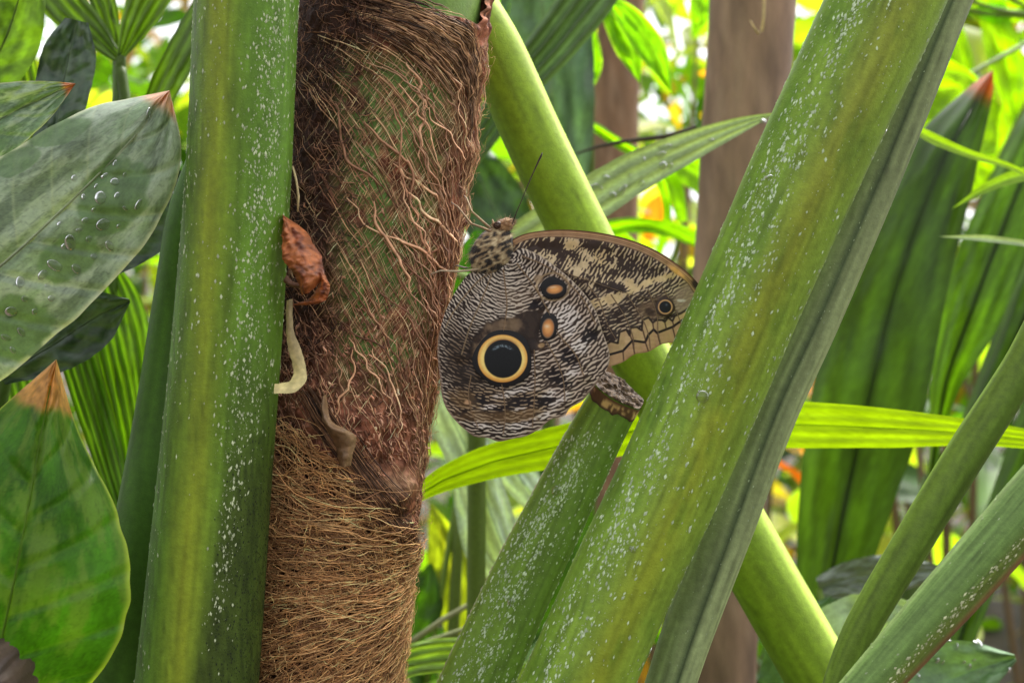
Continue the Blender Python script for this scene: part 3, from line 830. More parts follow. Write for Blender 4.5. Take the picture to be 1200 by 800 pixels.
def blob(cx, cy, rx, ry, ang=0, soft=.35, nz=.35, sc=6.0, seed=0):
    a = math.radians(ang); u = (gx - cx) * math.cos(a) + (gy - cy) * math.sin(a); v = -(gx - cx) * math.sin(a) + (gy - cy) * math.cos(a)
    q = np.sqrt((u / rx) ** 2 + (v / ry) ** 2) + nz * (fbm(gx / sc, gy / sc, 3, seed) - .5) * 2
    return sst(1 + soft, 1 - soft, q)
def dline(pts):
    p = A_(pts, float); d = np.full(gx.shape, 1e9)
    for a, b in zip(p[:-1], p[1:]):
        ab = b - a; t = np.clip(((gx - a[0]) * ab[0] + (gy - a[1]) * ab[1]) / (ab @ ab), 0, 1)
        d = np.minimum(d, np.hypot(gx - a[0] - t * ab[0], gy - a[1] - t * ab[1]))
    return d
def inpoly(pts):
    p = A_(pts, float); ins = np.zeros(gx.shape, bool); q = np.roll(p, -1, 0)
    for (xa, ya), (xb, yb) in zip(p, q):
        if ya == yb: continue
        c = ((ya > gy) != (yb > gy)) & (gx < (xb - xa) * (gy - ya) / (yb - ya) + xa)
        ins ^= c
    return ins
def lay_c(c, col, m):
    return c * (1 - m[..., None]) + A_(col, float) * m[..., None]

HW_OUT = [(598, 298), (612, 291), (632, 299), (652, 313), (672, 330), (688, 348), (699, 366), (706, 388), (714, 412), (713, 428), (703, 444), (690, 460), (683, 469), (668, 478), (661, 487), (646, 491), (632, 502), (618, 510), (600, 514), (584, 517), (572, 513), (556, 511), (546, 504), (535, 494), (524, 480), (518, 464), (516, 445), (513, 420), (513, 402), (516, 385), (522, 365), (530, 348), (540, 332), (550, 320), (563, 312), (580, 304)]
FW_OUT = [(592, 290), (600, 281), (612, 275), (630, 271), (660, 269), (690, 271), (720, 276), (750, 285), (775, 297), (797, 312), (812, 325), (820, 336), (821, 348), (816, 364), (811, 380), (800, 393), (788, 401), (776, 403), (760, 412), (744, 415), (730, 424), (712, 431), (700, 441), (672, 425), (640, 385), (612, 335)]
HW_V = [[(577, 319), (564, 326), (547, 344), (531, 366), (522, 384)], [(576, 322), (565, 350), (554, 375), (549, 388), (541, 415)], [(590, 316), (593, 344), (594, 360), (590, 388)],
        [(606, 309), (625, 334), (641, 362), (655, 392), (675, 416), (684, 440)], [(612, 300), (640, 312), (662, 328), (684, 352), (698, 380)], [(626, 410), (627, 445), (626, 470), (624, 500)],
        [(640, 400), (649, 416), (655, 429), (660, 444), (662, 470)], [(588, 450), (591, 470), (592, 490), (590, 508)], [(552, 440), (549, 462), (552, 480), (560, 500)]]
FW_V = [[(604, 284), (650, 279), (700, 285), (750, 297), (800, 325)], [(612, 290), (660, 318), (700, 332), (740, 345), (775, 352)], [(690, 335), (702, 352), (712, 380), (722, 398)],
        [(716, 345), (733, 372), (742, 396), (743, 412)], [(735, 345), (752, 372), (760, 392), (762, 408)], [(760, 340), (770, 370), (771, 388), (774, 402)], [(775, 335), (790, 360), (797, 376), (800, 390)]]

def paint_hind():
    bx, by = 600, 300
    kx, ky = gx - bx, gy - by
    r = np.hypot(kx, ky)
    period = np.where(True, 3.7 + .9 * sst(560, 660, gx) + .4 * sst(440, 500, gy), 0)
    z = gabor(kx, ky, period, 4.2, 2.6, .20, 30000, np.zeros_like(gx))
    right = sst(600, 650, gx)
    dark = mixc((42, 32, 29), (62, 49, 43), right); light = mixc((212, 197, 180), (208, 187, 168), right)
    bias = -.22 + .24 * blob(590, 345, 40, 40, 0, .5, .2) - .02 * right
    # brown field round the big eyespot
    m = np.clip(blob(545, 425, 24, 38, -12, .5, .3, seed=1), 0, 1)
    dark = lay_c(dark, (46, 37, 32), m); light = lay_c(light, (118, 98, 80), m); bias = bias - .25 * m
    m = blob(578, 470, 62, 17, 0, .45, .5, 9, 2)
    dark = lay_c(dark, (48, 38, 34), m); light = lay_c(light, (176, 148, 116), m * .8)
    m = blob(612, 352, 26, 16, 20, .5, .4, 8, 3)
    dark = lay_c(dark, (84, 66, 52), m * .8); light = lay_c(light, (196, 178, 158), m * .6)
    for x, y, a, b, g in [(612, 471, 15, 6, -10), (651, 440, 11, 8, 30), (668, 419, 11, 9, 40), (662, 450, 8, 5, 0), (560, 468, 12, 5, 10), (585, 482, 14, 5, 0), (690, 392, 8, 10, 50), (640, 470, 10, 5, -20), (545, 487, 10, 4, 30), (628, 357, 10, 6, 0)]:
        m = blob(x, y, a, b, g, .5, .5, 5, 4)
        bias = bias - .75 * m; dark = lay_c(dark, (38, 32, 34), m)
    for x, y, a, b, g in [(563, 497, 12, 4, 15), (606, 499, 14, 4, -10), (645, 462, 12, 5, -25), (672, 435, 10, 6, -40), (600, 460, 22, 4, -15), (573, 477, 10, 3, -10), (680, 405, 9, 12, 50), (608, 480, 10, 3, 0), (635, 488, 14, 4, -25), (654, 470, 16, 5, -35), (665, 375, 20, 14, 50)]:
        m = blob(x, y, a, b, g, .5, .5, 5, 5)
        bias = bias + .34 * m; light = lay_c(light, (226, 214, 206), m)
    zz = sst(-.5, .5, z + bias * 1.6)
    c = dark * (1 - zz[..., None]) + light * zz[..., None]
    och = blob(575, 488, 45, 7, 0, .5, .6, 6, 6) * .55 + blob(543, 468, 16, 10, 20, .5, .6, 5, 7) * .5 + blob(612, 486, 22, 6, -10, .5, .6, 6, 1) * .5
    c = lay_c(c, (128, 98, 62), np.clip(och, 0, .6))
    c = lay_c(c, (214, 168, 128), blob(548, 471, 4, 2.6, 0, .4, .2) * .9)
    # plain brown field over the big eyespot, reaching to the oval spots
    pb = [(547, 418), (552, 400), (560, 387), (572, 377), (588, 371), (602, 371), (614, 366), (626, 362), (636, 368), (634, 384), (632, 400), (626, 414), (612, 425), (570, 430)]
    dpb = dline(pb + pb[:1]) * np.where(inpoly(pb), 1, -1) + 5 * (fbm(gx / 6, gy / 6, 3, 3) - .5)
    m = sst(-1.5, 1.5, dpb)
    brown = mixc((58, 45, 37), (118, 97, 76), sst(.35, .65, fbm(gx / 7, gy / 10, 3, 2)))
    brown = lay_c(brown, (40, 32, 29), .85 * sst(5, 1, dpb) * sst(600, 585, gx)); brown = lay_c(brown, (46, 36, 32), .8 * sst(604, 618, gx))
    brown = lay_c(brown, (128, 106, 84), .7 * blob(590, 383, 22, 7, 0, .4, .3))
    c = c * (1 - m[..., None]) + brown * m[..., None]
    # dark surrounds are part of the eyespot discs; soft brown halo below
    c = lay_c(c, (150, 124, 96), .8 * blob(631, 327, 6, 5, 20, .3, .2))
    q = np.hypot((gx - 648) / 19, (gy - 336) / 16)
    c = lay_c(c, (176, 150, 116), sst(.10, .04, np.abs(q - 1)) * .8)
    c = lay_c(c, (66, 50, 42), .9 * blob(634, 405.5, 6.5, 5.5, -20, .3, .2)); c = lay_c(c, (176, 144, 106), blob(634.5, 404.5, 4, 3, -20, .3, .2))
    for k, v in enumerate(HW_V):
        d = dline(cr(v, 20)); c = lay_c(c, (170, 146, 112) if k < 2 else (140, 112, 84), sst(1.1, .4, d) * (.85 if k < 5 else .6))
    d = dline(HW_OUT[10:30]); c = lay_c(c, (146, 124, 108), sst(3.0, 1.0, d) * .7)
    d2 = dline(HW_OUT[1:10]); c = lay_c(c, (190, 172, 150), sst(1.6, .6, d2) * .6)
    return c
def paint_fore():
    ang = np.radians(60 - 36 * sst(325, 365, gy + .1 * (gx - 700)))
    kx, ky = np.sin(ang), np.cos(ang)
    z = gabor(kx, ky, np.full(gx.shape, 4.3), 4.6, 2.6, .22, 26000, np.zeros_like(gx))
    dark = np.broadcast_to(A_((60, 48, 44), float), gx.shape + (3,)); light = np.broadcast_to(A_((202, 178, 148), float), gx.shape + (3,))
    bias = np.full(gx.shape, -.35)
    n1 = fbm(gx / 9 + 4, gy / 8, 4, 1)
    up = sst(600, 630, gx) * sst(745, 715, gx) * sst(344, 330, gy + .12 * (gx - 690))
    cm = sst(.60, .67, n1) * up; dm = sst(.50, .42, n1) * up
    bias = bias + 1.5 * cm - 1.1 * dm
    light = lay_c(light, (212, 188, 148), up * .8); dark = lay_c(dark, (66, 52, 46), up * .8)
    for x, y, a, b, g, k in [(645, 289, 16, 8, -8, -1.8), (718, 337, 18, 5, 8, -2.2), (690, 347, 12, 4, 12, -2.0), (695, 287, 8, 5, 0, -1.6), (745, 312, 26, 8, 22, -.8), (725, 370, 24, 9, -24, -.7), (712, 392, 10, 9, 20, -1.4), (745, 352, 22, 5, -24, -.6),
                             (670, 288, 8, 6, 0, 1.8), (682, 318, 10, 8, -40, 1.2), (705, 300, 8, 10, 10, 1.4), (738, 333, 6, 7, 0, 2.2), (697, 356, 9, 6, -18, 2.2), (718, 350, 14, 6.5, -22, 2.2), (748, 337, 18, 4, -24, 1.5), (775, 326, 20, 4, -14, 1.3), (640, 306, 10, 6, 30, 1.0)]:
        m = blob(x, y, a, b, g, .35, .45, 5, 3); bias = bias + k * m
        if k > 1.2: light = lay_c(light, (212, 184, 138), m)
    zz = sst(-.5, .5, z + bias)
    c = dark * (1 - zz[..., None]) + light * zz[..., None]
    c = c * (.92 + .16 * fbm(gx / 4, gy / 4, 2, 6))[..., None]
    c = lay_c(c, mixc((104, 82, 64), (128, 102, 80), .5 + 0 * gx), .85 * blob(768, 362, 22, 12, -18, .35, .3, 8, 2))
    c = lay_c(c, (158, 134, 116), .85 * blob(806, 352, 16, 20, 20, .4, .3, 8, 4))
    c = lay_c(c, (214, 204, 198), .8 * blob(798, 352, 5, 1.6, 0, .4, .4)); 
    c = lay_c(c, (60, 46, 38), .8 * blob(761, 365, 6, 4, 30, .4, .3)); c = lay_c(c, (64, 50, 42), .9 * blob(778, 355, 11, 8, -20, .4, .2))
    # scalloped tan border
    upb = [(698, 412), (708, 404), (716, 400), (724, 402), (726, 389), (734, 386), (738, 393), (739, 384), (746, 383), (752, 387), (753, 375), (760, 372), (765, 378), (769, 375), (776, 375), (779, 377), (783, 372), (788, 376), (791, 370), (798, 367), (806, 362), (824, 350)]
    poly = upb + [(830, 400), (780, 440), (690, 450)]
    m = inpoly(poly).astype(float)
    tan = mixc((218, 186, 140), (176, 142, 104), fbm(gx / 7, gy / 7, 3, 5)); zl = [(698, 424), (712, 416), (730, 411), (741, 399), (756, 401), (760, 392), (766, 386), (770, 390), (788, 383), (798, 376), (812, 368), (822, 362)]
    out = inpoly(zl + [(830, 400), (780, 440), (690, 450)]).astype(float)
    tan = lay_c(tan, (184, 142, 106), out * .6)
    c = c * (1 - m[..., None]) + tan * m[..., None]
    c = lay_c(c, (44, 34, 30), sst(1.7, .7, dline(upb)) * .9); c = lay_c(c, (34, 26, 24), sst(1.8, .8, dline(zl)))
    for a, b in [((741, 399), (744, 416)), ((756, 400), (760, 412)), ((770, 389), (774, 404)), ((730, 411), (731, 424)), ((788, 383), (792, 398)), ((738, 392), (741, 399)), ((753, 386), (757, 400)), ((765, 378), (766, 386)), ((779, 377), (781, 386)), ((788, 376), (790, 383))]:
        c = lay_c(c, (70, 50, 40), sst(1.2, .5, dline([a, b])) * .75)
    c = lay_c(c, (150, 112, 84), sst(2.2, .8, dline(FW_OUT[16:23])) * .6)
    # costal stripes
    d = dline(cr(FW_OUT[1:12], 60)) * (1 + .25 * sst(680, 620, gx))
    w_ = sst(10.5, 9.0, d + 1.5 * (fbm(gx / 6, gy / 6, 2, 1) - .5))
    stripe = np.stack([np.interp(d, [0, 1.0, 2.2, 3.6, 4.4, 5.6, 6.4, 7.6, 8.8, 10.5], v) for v in ([78, 96, 150, 184, 112, 170, 122, 176, 128, 66], [52, 64, 112, 146, 80, 134, 90, 142, 100, 50], [38, 44, 80, 106, 58, 98, 66, 106, 76, 44])], -1)
    c = c * (1 - w_[..., None]) + stripe * w_[..., None]
    c = lay_c(c, (226, 172, 92), .85 * blob(793, 318, 12, 3.0, 38, .5, .2)); c = lay_c(c, (38, 28, 26), .9 * blob(816, 334, 7, 4, 50, .5, .2))
    for v in FW_V[2:]:
        c = lay_c(c, (88, 66, 52), sst(1.0, .4, dline(cr(v, 16))) * .6)
    return c
def rsample(img, x, y):
    u = np.clip((x - X0) * S2, 0, gx.shape[1] - 1.001); v = np.clip((y - Y0) * S2, 0, gx.shape[0] - 1.001)
    i, j = v.astype(int), u.astype(int); fv, fu = (v - i)[..., None], (u - j)[..., None]
    return (img[i, j] * (1 - fu) + img[i, j + 1] * fu) * (1 - fv) + (img[i + 1, j] * (1 - fu) + img[i + 1, j + 1] * fu) * fv
def wcurve(x, y):
    return .001 * ((x - 620) / 150) ** 2 + .0008 * np.sin(y / 40)
def wing_grid(out, cen, na, nr, d0, veins, side, amp=.0005):
    p = A_(out, float); p = np.r_[p, p[:1]]
    q = cr(p, na + 1)[:-1]
    t = np.linspace(0, 1, nr)[:, None, None] ** .75
    g = A_(cen, float) + (q - A_(cen, float))[None] * t
    x, y = g[..., 0], g[..., 1]
    vd = np.full(x.shape, 1e9)
    for v in veins:
        c = cr(v, 14)
        for a in c: vd = np.minimum(vd, np.hypot(x - a[0], y - a[1]))
    d = d0 - side * amp * np.cos(np.clip(vd, 0, 14) / 14 * np.pi) + wcurve(x, y)
    return x, y, d
bfly = root("butterfly", "owl butterfly with closed brown patterned wings and a large yellow-ringed eyespot", "butterfly", P(590, 310, DW))
IMG_H = paint_hind(); IMG_F = paint_fore()
def build_wings():
    for side, na, nr in ((-1, 1000, 190), (1, 260, 50)):             # near pair, far pair
        off = side * .0023
        x, y, d = wing_grid(HW_OUT, (606, 405), na, nr, DW + off, HW_V, -side)
        V = P(x, y, d)
        hw = mk("hindwing", V, grid_faces(nr, na, True), M_wing, bfly, lin(rsample(IMG_H, x, y)))
        x, y, d = wing_grid(FW_OUT, (712, 350), na, nr, DW + off * .45, FW_V, -side, .0004)
        V = P(x, y, d)
        fw = mk("forewing", V, grid_faces(nr, na, True), M_wing, bfly, lin(rsample(IMG_F, x, y)))
        # veins stand proud of the membrane
        for wing, veins, dd in ((hw, HW_V, DW + off), (fw, FW_V[1:], DW + off * .45)):
            for v in veins:
                c = cr(v, 16)
                X_, Y_ = c[:, 0], c[:, 1]
                base = dd + side * (.0005 if wing is hw else .0004) + wcurve(X_, Y_)
                pts = P(X_, Y_, base + side * .00003)
                tube("vein", pts, np.linspace(.00014, .00007, 16), M_wing, wing, col=(128, 104, 78), sides=5, cap=False)
        # eyespots: thin discs of scales lying on the membrane
        def spot(wing, cx, cy, rx, ry, ang, colfn, dbase, nr_=26, na_=72, lift=.00018):
            th = np.linspace(0, 2 * np.pi, na_, endpoint=False)[None]; rr = np.linspace(0, 1, nr_)[:, None]
            wob = 1 + .03 * np.sin(3 * th + cx) + .02 * np.sin(5 * th + cy)
            u = rr * np.cos(th) * rx * wob; v = rr * np.sin(th) * ry * wob
            a = math.radians(ang); X_ = cx + u * math.cos(a) - v * math.sin(a); Y_ = cy + u * math.sin(a) + v * math.cos(a)
            surf = dbase + wcurve(X_, Y_)
            dep = surf + side * (.00052 + lift * (1 - rr ** 4))
            mk("eyespot", P(X_, Y_, dep + 0 * X_), grid_faces(nr_, na_, True), M_eye, wing, lin(colfn(rr + 0 * th, th + 0 * rr, X_, Y_)))
        def c_big(r, th, X_, Y_):
            ru = np.hypot((X_ - 589.5) / 21.6, (Y_ - 420.3) / 21.8)         # pupil
            ro = np.hypot((X_ - 589) / 29, (Y_ - 420) / 27.8)              # yellow ring
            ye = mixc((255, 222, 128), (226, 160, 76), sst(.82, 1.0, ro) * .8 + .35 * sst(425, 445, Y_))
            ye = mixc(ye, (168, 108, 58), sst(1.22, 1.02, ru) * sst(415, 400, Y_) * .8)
            k = mixc((20, 16, 18), ye, sst(1.03, .98, ro))
            k = mixc(k, (10, 13, 17), sst(1.06, .98, ru))
            ar = np.abs(np.hypot((X_ - 589) / 12.5, (Y_ - 416) / 11.0) - 1)
            dots = sst(.25, .05, ar) * sst(412, 408, Y_) * (.35 + .65 * sst(.35, .6, vnoise(X_ * .8, Y_ * .8, 3)))
            k = mixc(k, (150, 168, 178), dots * .7)
            return k
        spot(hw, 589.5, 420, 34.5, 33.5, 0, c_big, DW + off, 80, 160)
        def c_oval(cx, cy, rx, ry, ang, hl):
            a = math.radians(ang)
            def f(r, th, X_, Y_):
                u = (X_ - cx) * math.cos(a) + (Y_ - cy) * math.sin(a); v = -(X_ - cx) * math.sin(a) + (Y_ - cy) * math.cos(a)
                q = np.hypot(u / rx, v / ry)
                k = mixc((228, 160, 92), (168, 104, 58), sst(.3, 1.0, q) * .8)
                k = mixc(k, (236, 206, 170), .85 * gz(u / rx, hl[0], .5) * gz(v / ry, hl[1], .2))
                k = mixc(k, (120, 96, 74), sst(.9, 1.05, q)); k = mixc(k, (22, 17, 18), sst(1.05, 1.2, q))
                return k
            return f
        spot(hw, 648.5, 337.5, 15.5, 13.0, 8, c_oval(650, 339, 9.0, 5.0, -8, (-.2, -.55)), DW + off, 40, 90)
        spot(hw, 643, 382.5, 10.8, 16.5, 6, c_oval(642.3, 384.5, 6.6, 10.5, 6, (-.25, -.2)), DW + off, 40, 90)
        def c_small(r, th, X_, Y_):
            q = np.hypot(X_ - 779.6, Y_ - 359.6)
            k = mixc((14, 14, 18), (198, 150, 104), sst(6.4, 7.4, q)); k = mixc(k, (62, 47, 40), sst(8.2, 9.2, q))
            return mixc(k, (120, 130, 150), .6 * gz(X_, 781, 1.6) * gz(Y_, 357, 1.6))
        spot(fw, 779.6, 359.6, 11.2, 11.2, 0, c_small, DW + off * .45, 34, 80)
build_wings()

def fur_col(V):
    q = proj(V); u = q[..., 0] * .90 - q[..., 1] * .42; v = q[..., 0] * .42 + q[..., 1] * .90
    n = 1 - np.abs(2 * fbm(u / 9 + 3, v / 5.0, 2, 2, .3) - 1)
    c = mixc((46, 39, 36), (150, 126, 94), sst(.62, .80, n)); c = mixc(c, (206, 186, 148), .85 * sst(.86, .96, n))
    return lin(c)
def ellipsoid(cx, cy, d, a, b, c, ang, nu=72, nv=40, seed=0, bump=.0004, egg=0.0):
    th = np.linspace(0, np.pi, nv)[:, None]; ph = np.linspace(0, 2 * np.pi, nu, endpoint=False)[None]
    l = np.cos(th) + 0 * ph; s1 = np.sin(th) * np.cos(ph) * (1 + egg * l); s2 = np.sin(th) * np.sin(ph) * (1 + egg * l)
    k = d / F; an = math.radians(ang)
    A = A_([math.cos(an), 0, -math.sin(an)]); B = A_([math.sin(an), 0, math.cos(an)])
    nz = 1 + bump / (b * k) * (fbm(l * 6 + seed, ph * 4, 3, seed) - .5) * 2
    return P(cx, cy, d) + (l * a * k * nz)[..., None] * A + (s1 * b * k * nz)[..., None] * B + (s2 * c * k * nz)[..., None] * A_([0, 1, 0])
def hairs(name, parent, V, nrm, cnt, L, r, cols, droop=(0, 0, -1), k=5, seed=0):
    g = np.random.default_rng(seed); i = g.integers(0, len(V), cnt)
    p0 = V[i]; n = unit(nrm[i] + g.normal(0, .35, (cnt, 3)) + A_(droop) * .5)
    t = np.linspace(0, 1, k)[None, :, None]; LL = (L * (.4 + .8 * g.random(cnt)))[:, None, None]
    pts = p0[:, None] + n[:, None] * t * LL + A_(droop)[None, None] * (t ** 2) * LL * .45
    col = cols(p0) * (.7 + .7 * g.random((cnt, 1)))
    side = np.broadcast_to(A_([.3, -1, .2]), pts.shape)
    strands(name, pts, side, np.broadcast_to(r * (1 - .8 * t[..., 0]), (cnt, k)), col, M_body, parent)
def build_body():
    cen = P(575, 294, DW)
    V = ellipsoid(577, 294, DW, 31, 23, 16, -58, seed=1, egg=-.1)
    th = mk("thorax", V, grid_faces(40, 72, True), M_body, bfly, fur_col(V))
    Vf = V.reshape(-1, 3); hairs("fur", th, Vf, unit(Vf - cen), 800, .0017, .00006, fur_col, droop=(-.25, 0, -.7), seed=1)
    V = ellipsoid(590, 265, DW, 12.5, 8.5, 9.5, -22, nu=48, nv=28, seed=3)
    q = proj(V); c = mixc((128, 92, 62), (176, 138, 98), sst(.4, .65, fbm(q[..., 0] / 5, q[..., 1] / 4, 3, 4)))
    hd = mk("head", V, grid_faces(28, 48, True), M_body, bfly, lin(c))
    Vf = V.reshape(-1, 3); hairs("fur", hd, Vf, unit(Vf - P(590, 265, DW)), 420, .0015, .00006, lambda p: np.broadcast_to(lin((140, 108, 76)), p.shape), droop=(-.1, 0, .1), seed=2)
    for s in (-1, 1):
        V = ellipsoid(583, 264, DW + s * .0021, 5.2, 4.6, 3.2, -22, nu=24, nv=14, bump=0)
        mk("compound_eye", V, grid_faces(14, 24, True), M_eye, bfly, np.broadcast_to(lin((62, 42, 30)), V.shape))
        pts = P([600, 606, 612, 619, 626, 631, 634, 635.5], [263, 247, 233, 216, 200, 189, 183, 179], DW + s * .0012 + s * .002 * np.linspace(0, 1, 8))
        tube("antenna", pts, A_([.00022, .00018, .00017, .00017, .0002, .0003, .00034, .00016]), M_body, bfly, col=(58, 42, 34), sides=7)
        tube("palp", P([583, 578, 577], [268, 262, 257], DW + s * .001), [.0006, .0005, .0002], M_body, bfly, col=(150, 118, 84), sides=7)
    V = ellipsoid(574, 345, DW, 36, 9, 4.2, 100, seed=5, egg=.1)
    mk("abdomen", V, grid_faces(40, 72, True), M_body, bfly, fur_col(V) * 0 + lin((120, 96, 72)))
    def on_trunk(px, py, h=.0012):
        a = ax(A_(px, float), A_(py, float)); w3, n = T3(a, A_(py, float), np.maximum(relief(a, A_(py, float)), 0) + h); return w3
    def leg(pts, tip, col, s, r=.00032):
        q = [P(x, y, DW + s) for x, y in pts]
        tp = on_trunk(*tip)
        q.append(q[-1] * .35 + tp * .65 + A_([0, -.0008, .0008])); q.append(tp)
        tube("leg", A_(q), np.linspace(r * 1.5, r * .6, len(q)), M_body, bfly, col=col, sides=7)
    leg([(578, 313), (556, 316), (538, 318)], (506, 325), (190, 170, 140), -.002)
    leg([(572, 309), (556, 313), (546, 314)], (527, 316), (84, 64, 48), .001)
    leg([(577, 272), (566, 267), (552, 262)], (528, 243), (150, 122, 90), -.002)
    leg([(575, 268), (564, 258), (553, 248)], (541, 232), (160, 134, 98), .002)
build_body()

# ------------------------------------------------------------------ leafy plants placed leaf by leaf
def plant(name, label, cat, base, hub, stem_r=.006, col=(84, 104, 56), group=None):
    r_ = root(name, label, cat, (base[0], base[1], 0), group)
    h = A_(hub, float); b = A_([base[0], base[1], -.02])
    m1 = b * .5 + h * .5; m1[:2] = b[:2] * .75 + h[:2] * .25
    tube("stem", cr([b[[0, 2, 1]], m1[[0, 2, 1]], h[[0, 2, 1]]], 24)[:, [0, 2, 1]], np.linspace(stem_r * 1.4, stem_r * .7, 24), M_stalk, r_, col=col, sides=10)
    return r_, h
def petiole(r_, hub, g, col=(96, 122, 62), rad=.0016):
    e = g[0].mean(0); m1 = hub * .4 + e * .6; m1[2] = min(hub[2], e[2]) * .5 + max(hub[2], e[2]) * .5 - .01
    tube("petiole", cr(A_([hub, m1, e])[:, [0, 2, 1]], 12)[:, [0, 2, 1]], np.linspace(rad * 1.3, rad, 12), M_stalk, r_, col=col, sides=7)

def wet_post(c, px, py):
    m = 0
    for x, y, a, b, an in [(132, 232, 34, 52, .6), (82, 300, 40, 26, -.5), (15, 385, 44, 40, 0), (70, 155, 40, 14, -.3), (20, 190, 30, 14, -.5)]:
        u = (px - x) * math.cos(an) + (py - y) * math.sin(an); v = -(px - x) * math.sin(an) + (py - y) * math.cos(an)
        q = np.hypot(u / a, v / b) + .5 * (fbm(px / 22, py / 22, 3, 4) - .5)
        m = np.maximum(m, sst(1.08, .92, q))
    return mixc(c, A_((80, 108, 68), float) * (.8 + .4 * fbm(px / 12, py / 12, 3, 2))[..., None], .72 * m)
# grey-green waxy leaves with drops, upper left
r_, hub = plant("waxy_leaved_shrub", "shrub with grey-green waxy leaves covered in water drops", "shrub", (-.34, .47), (-.26, .47, 1.0))
o, g = blade("leaf", [(-170, 440, .43), (-110, 392, .43), (0, 312, .425), (60, 258, .423), (120, 200, .422), (165, 152, .424), (199, 106, .428)], [20, 112, 128, 98, 78, 50, 0], [20, 100, 104, 102, 90, 60, 0], r_, M_bloom,
             leafcol((114, 134, 110), (170, 182, 152), (214, 164, 136), .05, side=9, sidek=.4, var=.4, seed=1, edge=(184, 192, 166), bloom=(158, 174, 160), bloomk=.75, sc=4, ribw=.022, retic=.16),
             n=260, m=131, dl=.012, dr=.006, fold=.12, wav=.004, veinr=.0007, side=9, seed=1, midrib=2.2, post=wet_post)
petiole(r_, hub, g)
dr = [(122, 205, 5), (135, 212, 5.5), (118, 232, 8), (98, 230, 4), (137, 229, 4), (87, 208, 4, 1, .6), (121, 262, 8), (100, 258, 4), (78, 288, 6, .8), (135, 191, 4), (64, 310, 8, 1.3), (90, 315, 6), (82, 285, 9, .8), (50, 322, 6), (24, 330, 7), (12, 365, 8), (25, 388, 5), (8, 395, 5), (110, 300, 4), (128, 288, 6), (162, 240, 5, 1.6, 1), (173, 137, 6, .5, .3), (148, 244, 3), (60, 350, 4), (40, 365, 4), (105, 280, 4), (30, 350, 4), (70, 262, 3), (146, 205, 3), (110, 245, 3), (92, 270, 3), (112, 218, 3), (55, 335, 3), (14, 410, 4), (140, 265, 3)]
drops_px(o, g, dr)
o, g = blade("leaf", [(-140, 230, .455), (-60, 180, .455), (0, 140, .455), (50, 115, .455), (89, 98, .457)], [15, 60, 44, 22, 0], [15, 52, 40, 24, 0], r_, M_bloom,
             leafcol((98, 122, 98), (140, 158, 124), (190, 130, 105), .06, side=7, sidek=.3, var=.3, seed=3, bloom=(150, 168, 152), bloomk=.9, edge=(184, 192, 166), retic=.12, wet=(84, 112, 76)), n=120, m=71, fold=.15, wav=.003, veinr=.0006, side=7, seed=3, midrib=1.6)
petiole(r_, hub, g)
for mid, wl, sd in [([(100, 330, .50), (140, 280, .50), (175, 242, .50), (212, 200, .505)], [8, 40, 44, 4], 4), ([(0, 440, .51), (60, 405, .51), (115, 370, .51), (152, 352, .51)], [12, 34, 32, 2], 5), ([(62, 170, .52), (72, 110, .52), (82, 60, .52), (90, 24, .52)], [24, 32, 31, 14], 6), ([(-40, 120, .53), (0, 60, .53), (22, 0, .53), (32, -60, .53)], [20, 40, 32, 4], 2)]:
    o, g = blade("leaf", mid, wl, wl, r_, M_dark if sd != 2 else M_leaf, leafcol((62, 80, 64) if sd != 2 else (96, 122, 64), (96, 112, 92), side=7, sidek=.25, var=.3, seed=sd, bloom=(92, 104, 92) if sd != 2 else None, bloomk=.5), n=60, m=25, fold=.12, wav=.004, veinr=.0005, side=7, seed=sd, midrib=1.4)
    petiole(r_, hub, g, (70, 84, 54))
    if sd == 4: drops_px(o, g, [(198, 232, 7, .7), (205, 238, 4), (190, 225, 3), (170, 270, 3), (195, 262, 3)])

# big green leaf with a brown tip, lower left
r_, hub = plant("broad_leaf_plant", "plant with one broad fresh green leaf that has a dead brown tip", "plant", (-.27, .40), (-.20, .41, .78), col=(80, 92, 50))
o, g = blade("leaf", [(-25, 870, .41), (-5, 780, .408), (15, 690, .405), (34, 590, .405), (50, 500, .41), (66, 421, .418)], [20, 100, 150, 135, 62, 0], [26, 112, 138, 108, 44, 0], r_, M_leaf,
             leafcol((70, 116, 40), (112, 142, 70), (194, 142, 118), .13, side=8, sidek=.22, var=.35, seed=5, edge=(170, 186, 110), bloom=(118, 140, 92), bloomk=.6, sc=4, ribw=.022, retic=.10), n=220, m=111, dl=.01, dr=.014, fold=.10, wav=.004, veinr=.0009, side=8, seed=5, midrib=1.9)
petiole(r_, hub, g)
dd = root("rotting_leaf", "dark brown rotten leaf under the broad green leaf", "dead leaf", P(5, 800, .395))
ribbon("leaf_blade", [(-30, 760, .395, -20, 740, .395), (-10, 790, .392, 14, 752, .394), (10, 815, .392, 34, 782, .395), (24, 840, .394, 44, 825, .398)], lambda t, s: mixc((52, 42, 38), (110, 92, 78), fbm(t * 8, s * 5, 4, 2)), M_dry, dd, crump=.014, seed=3)

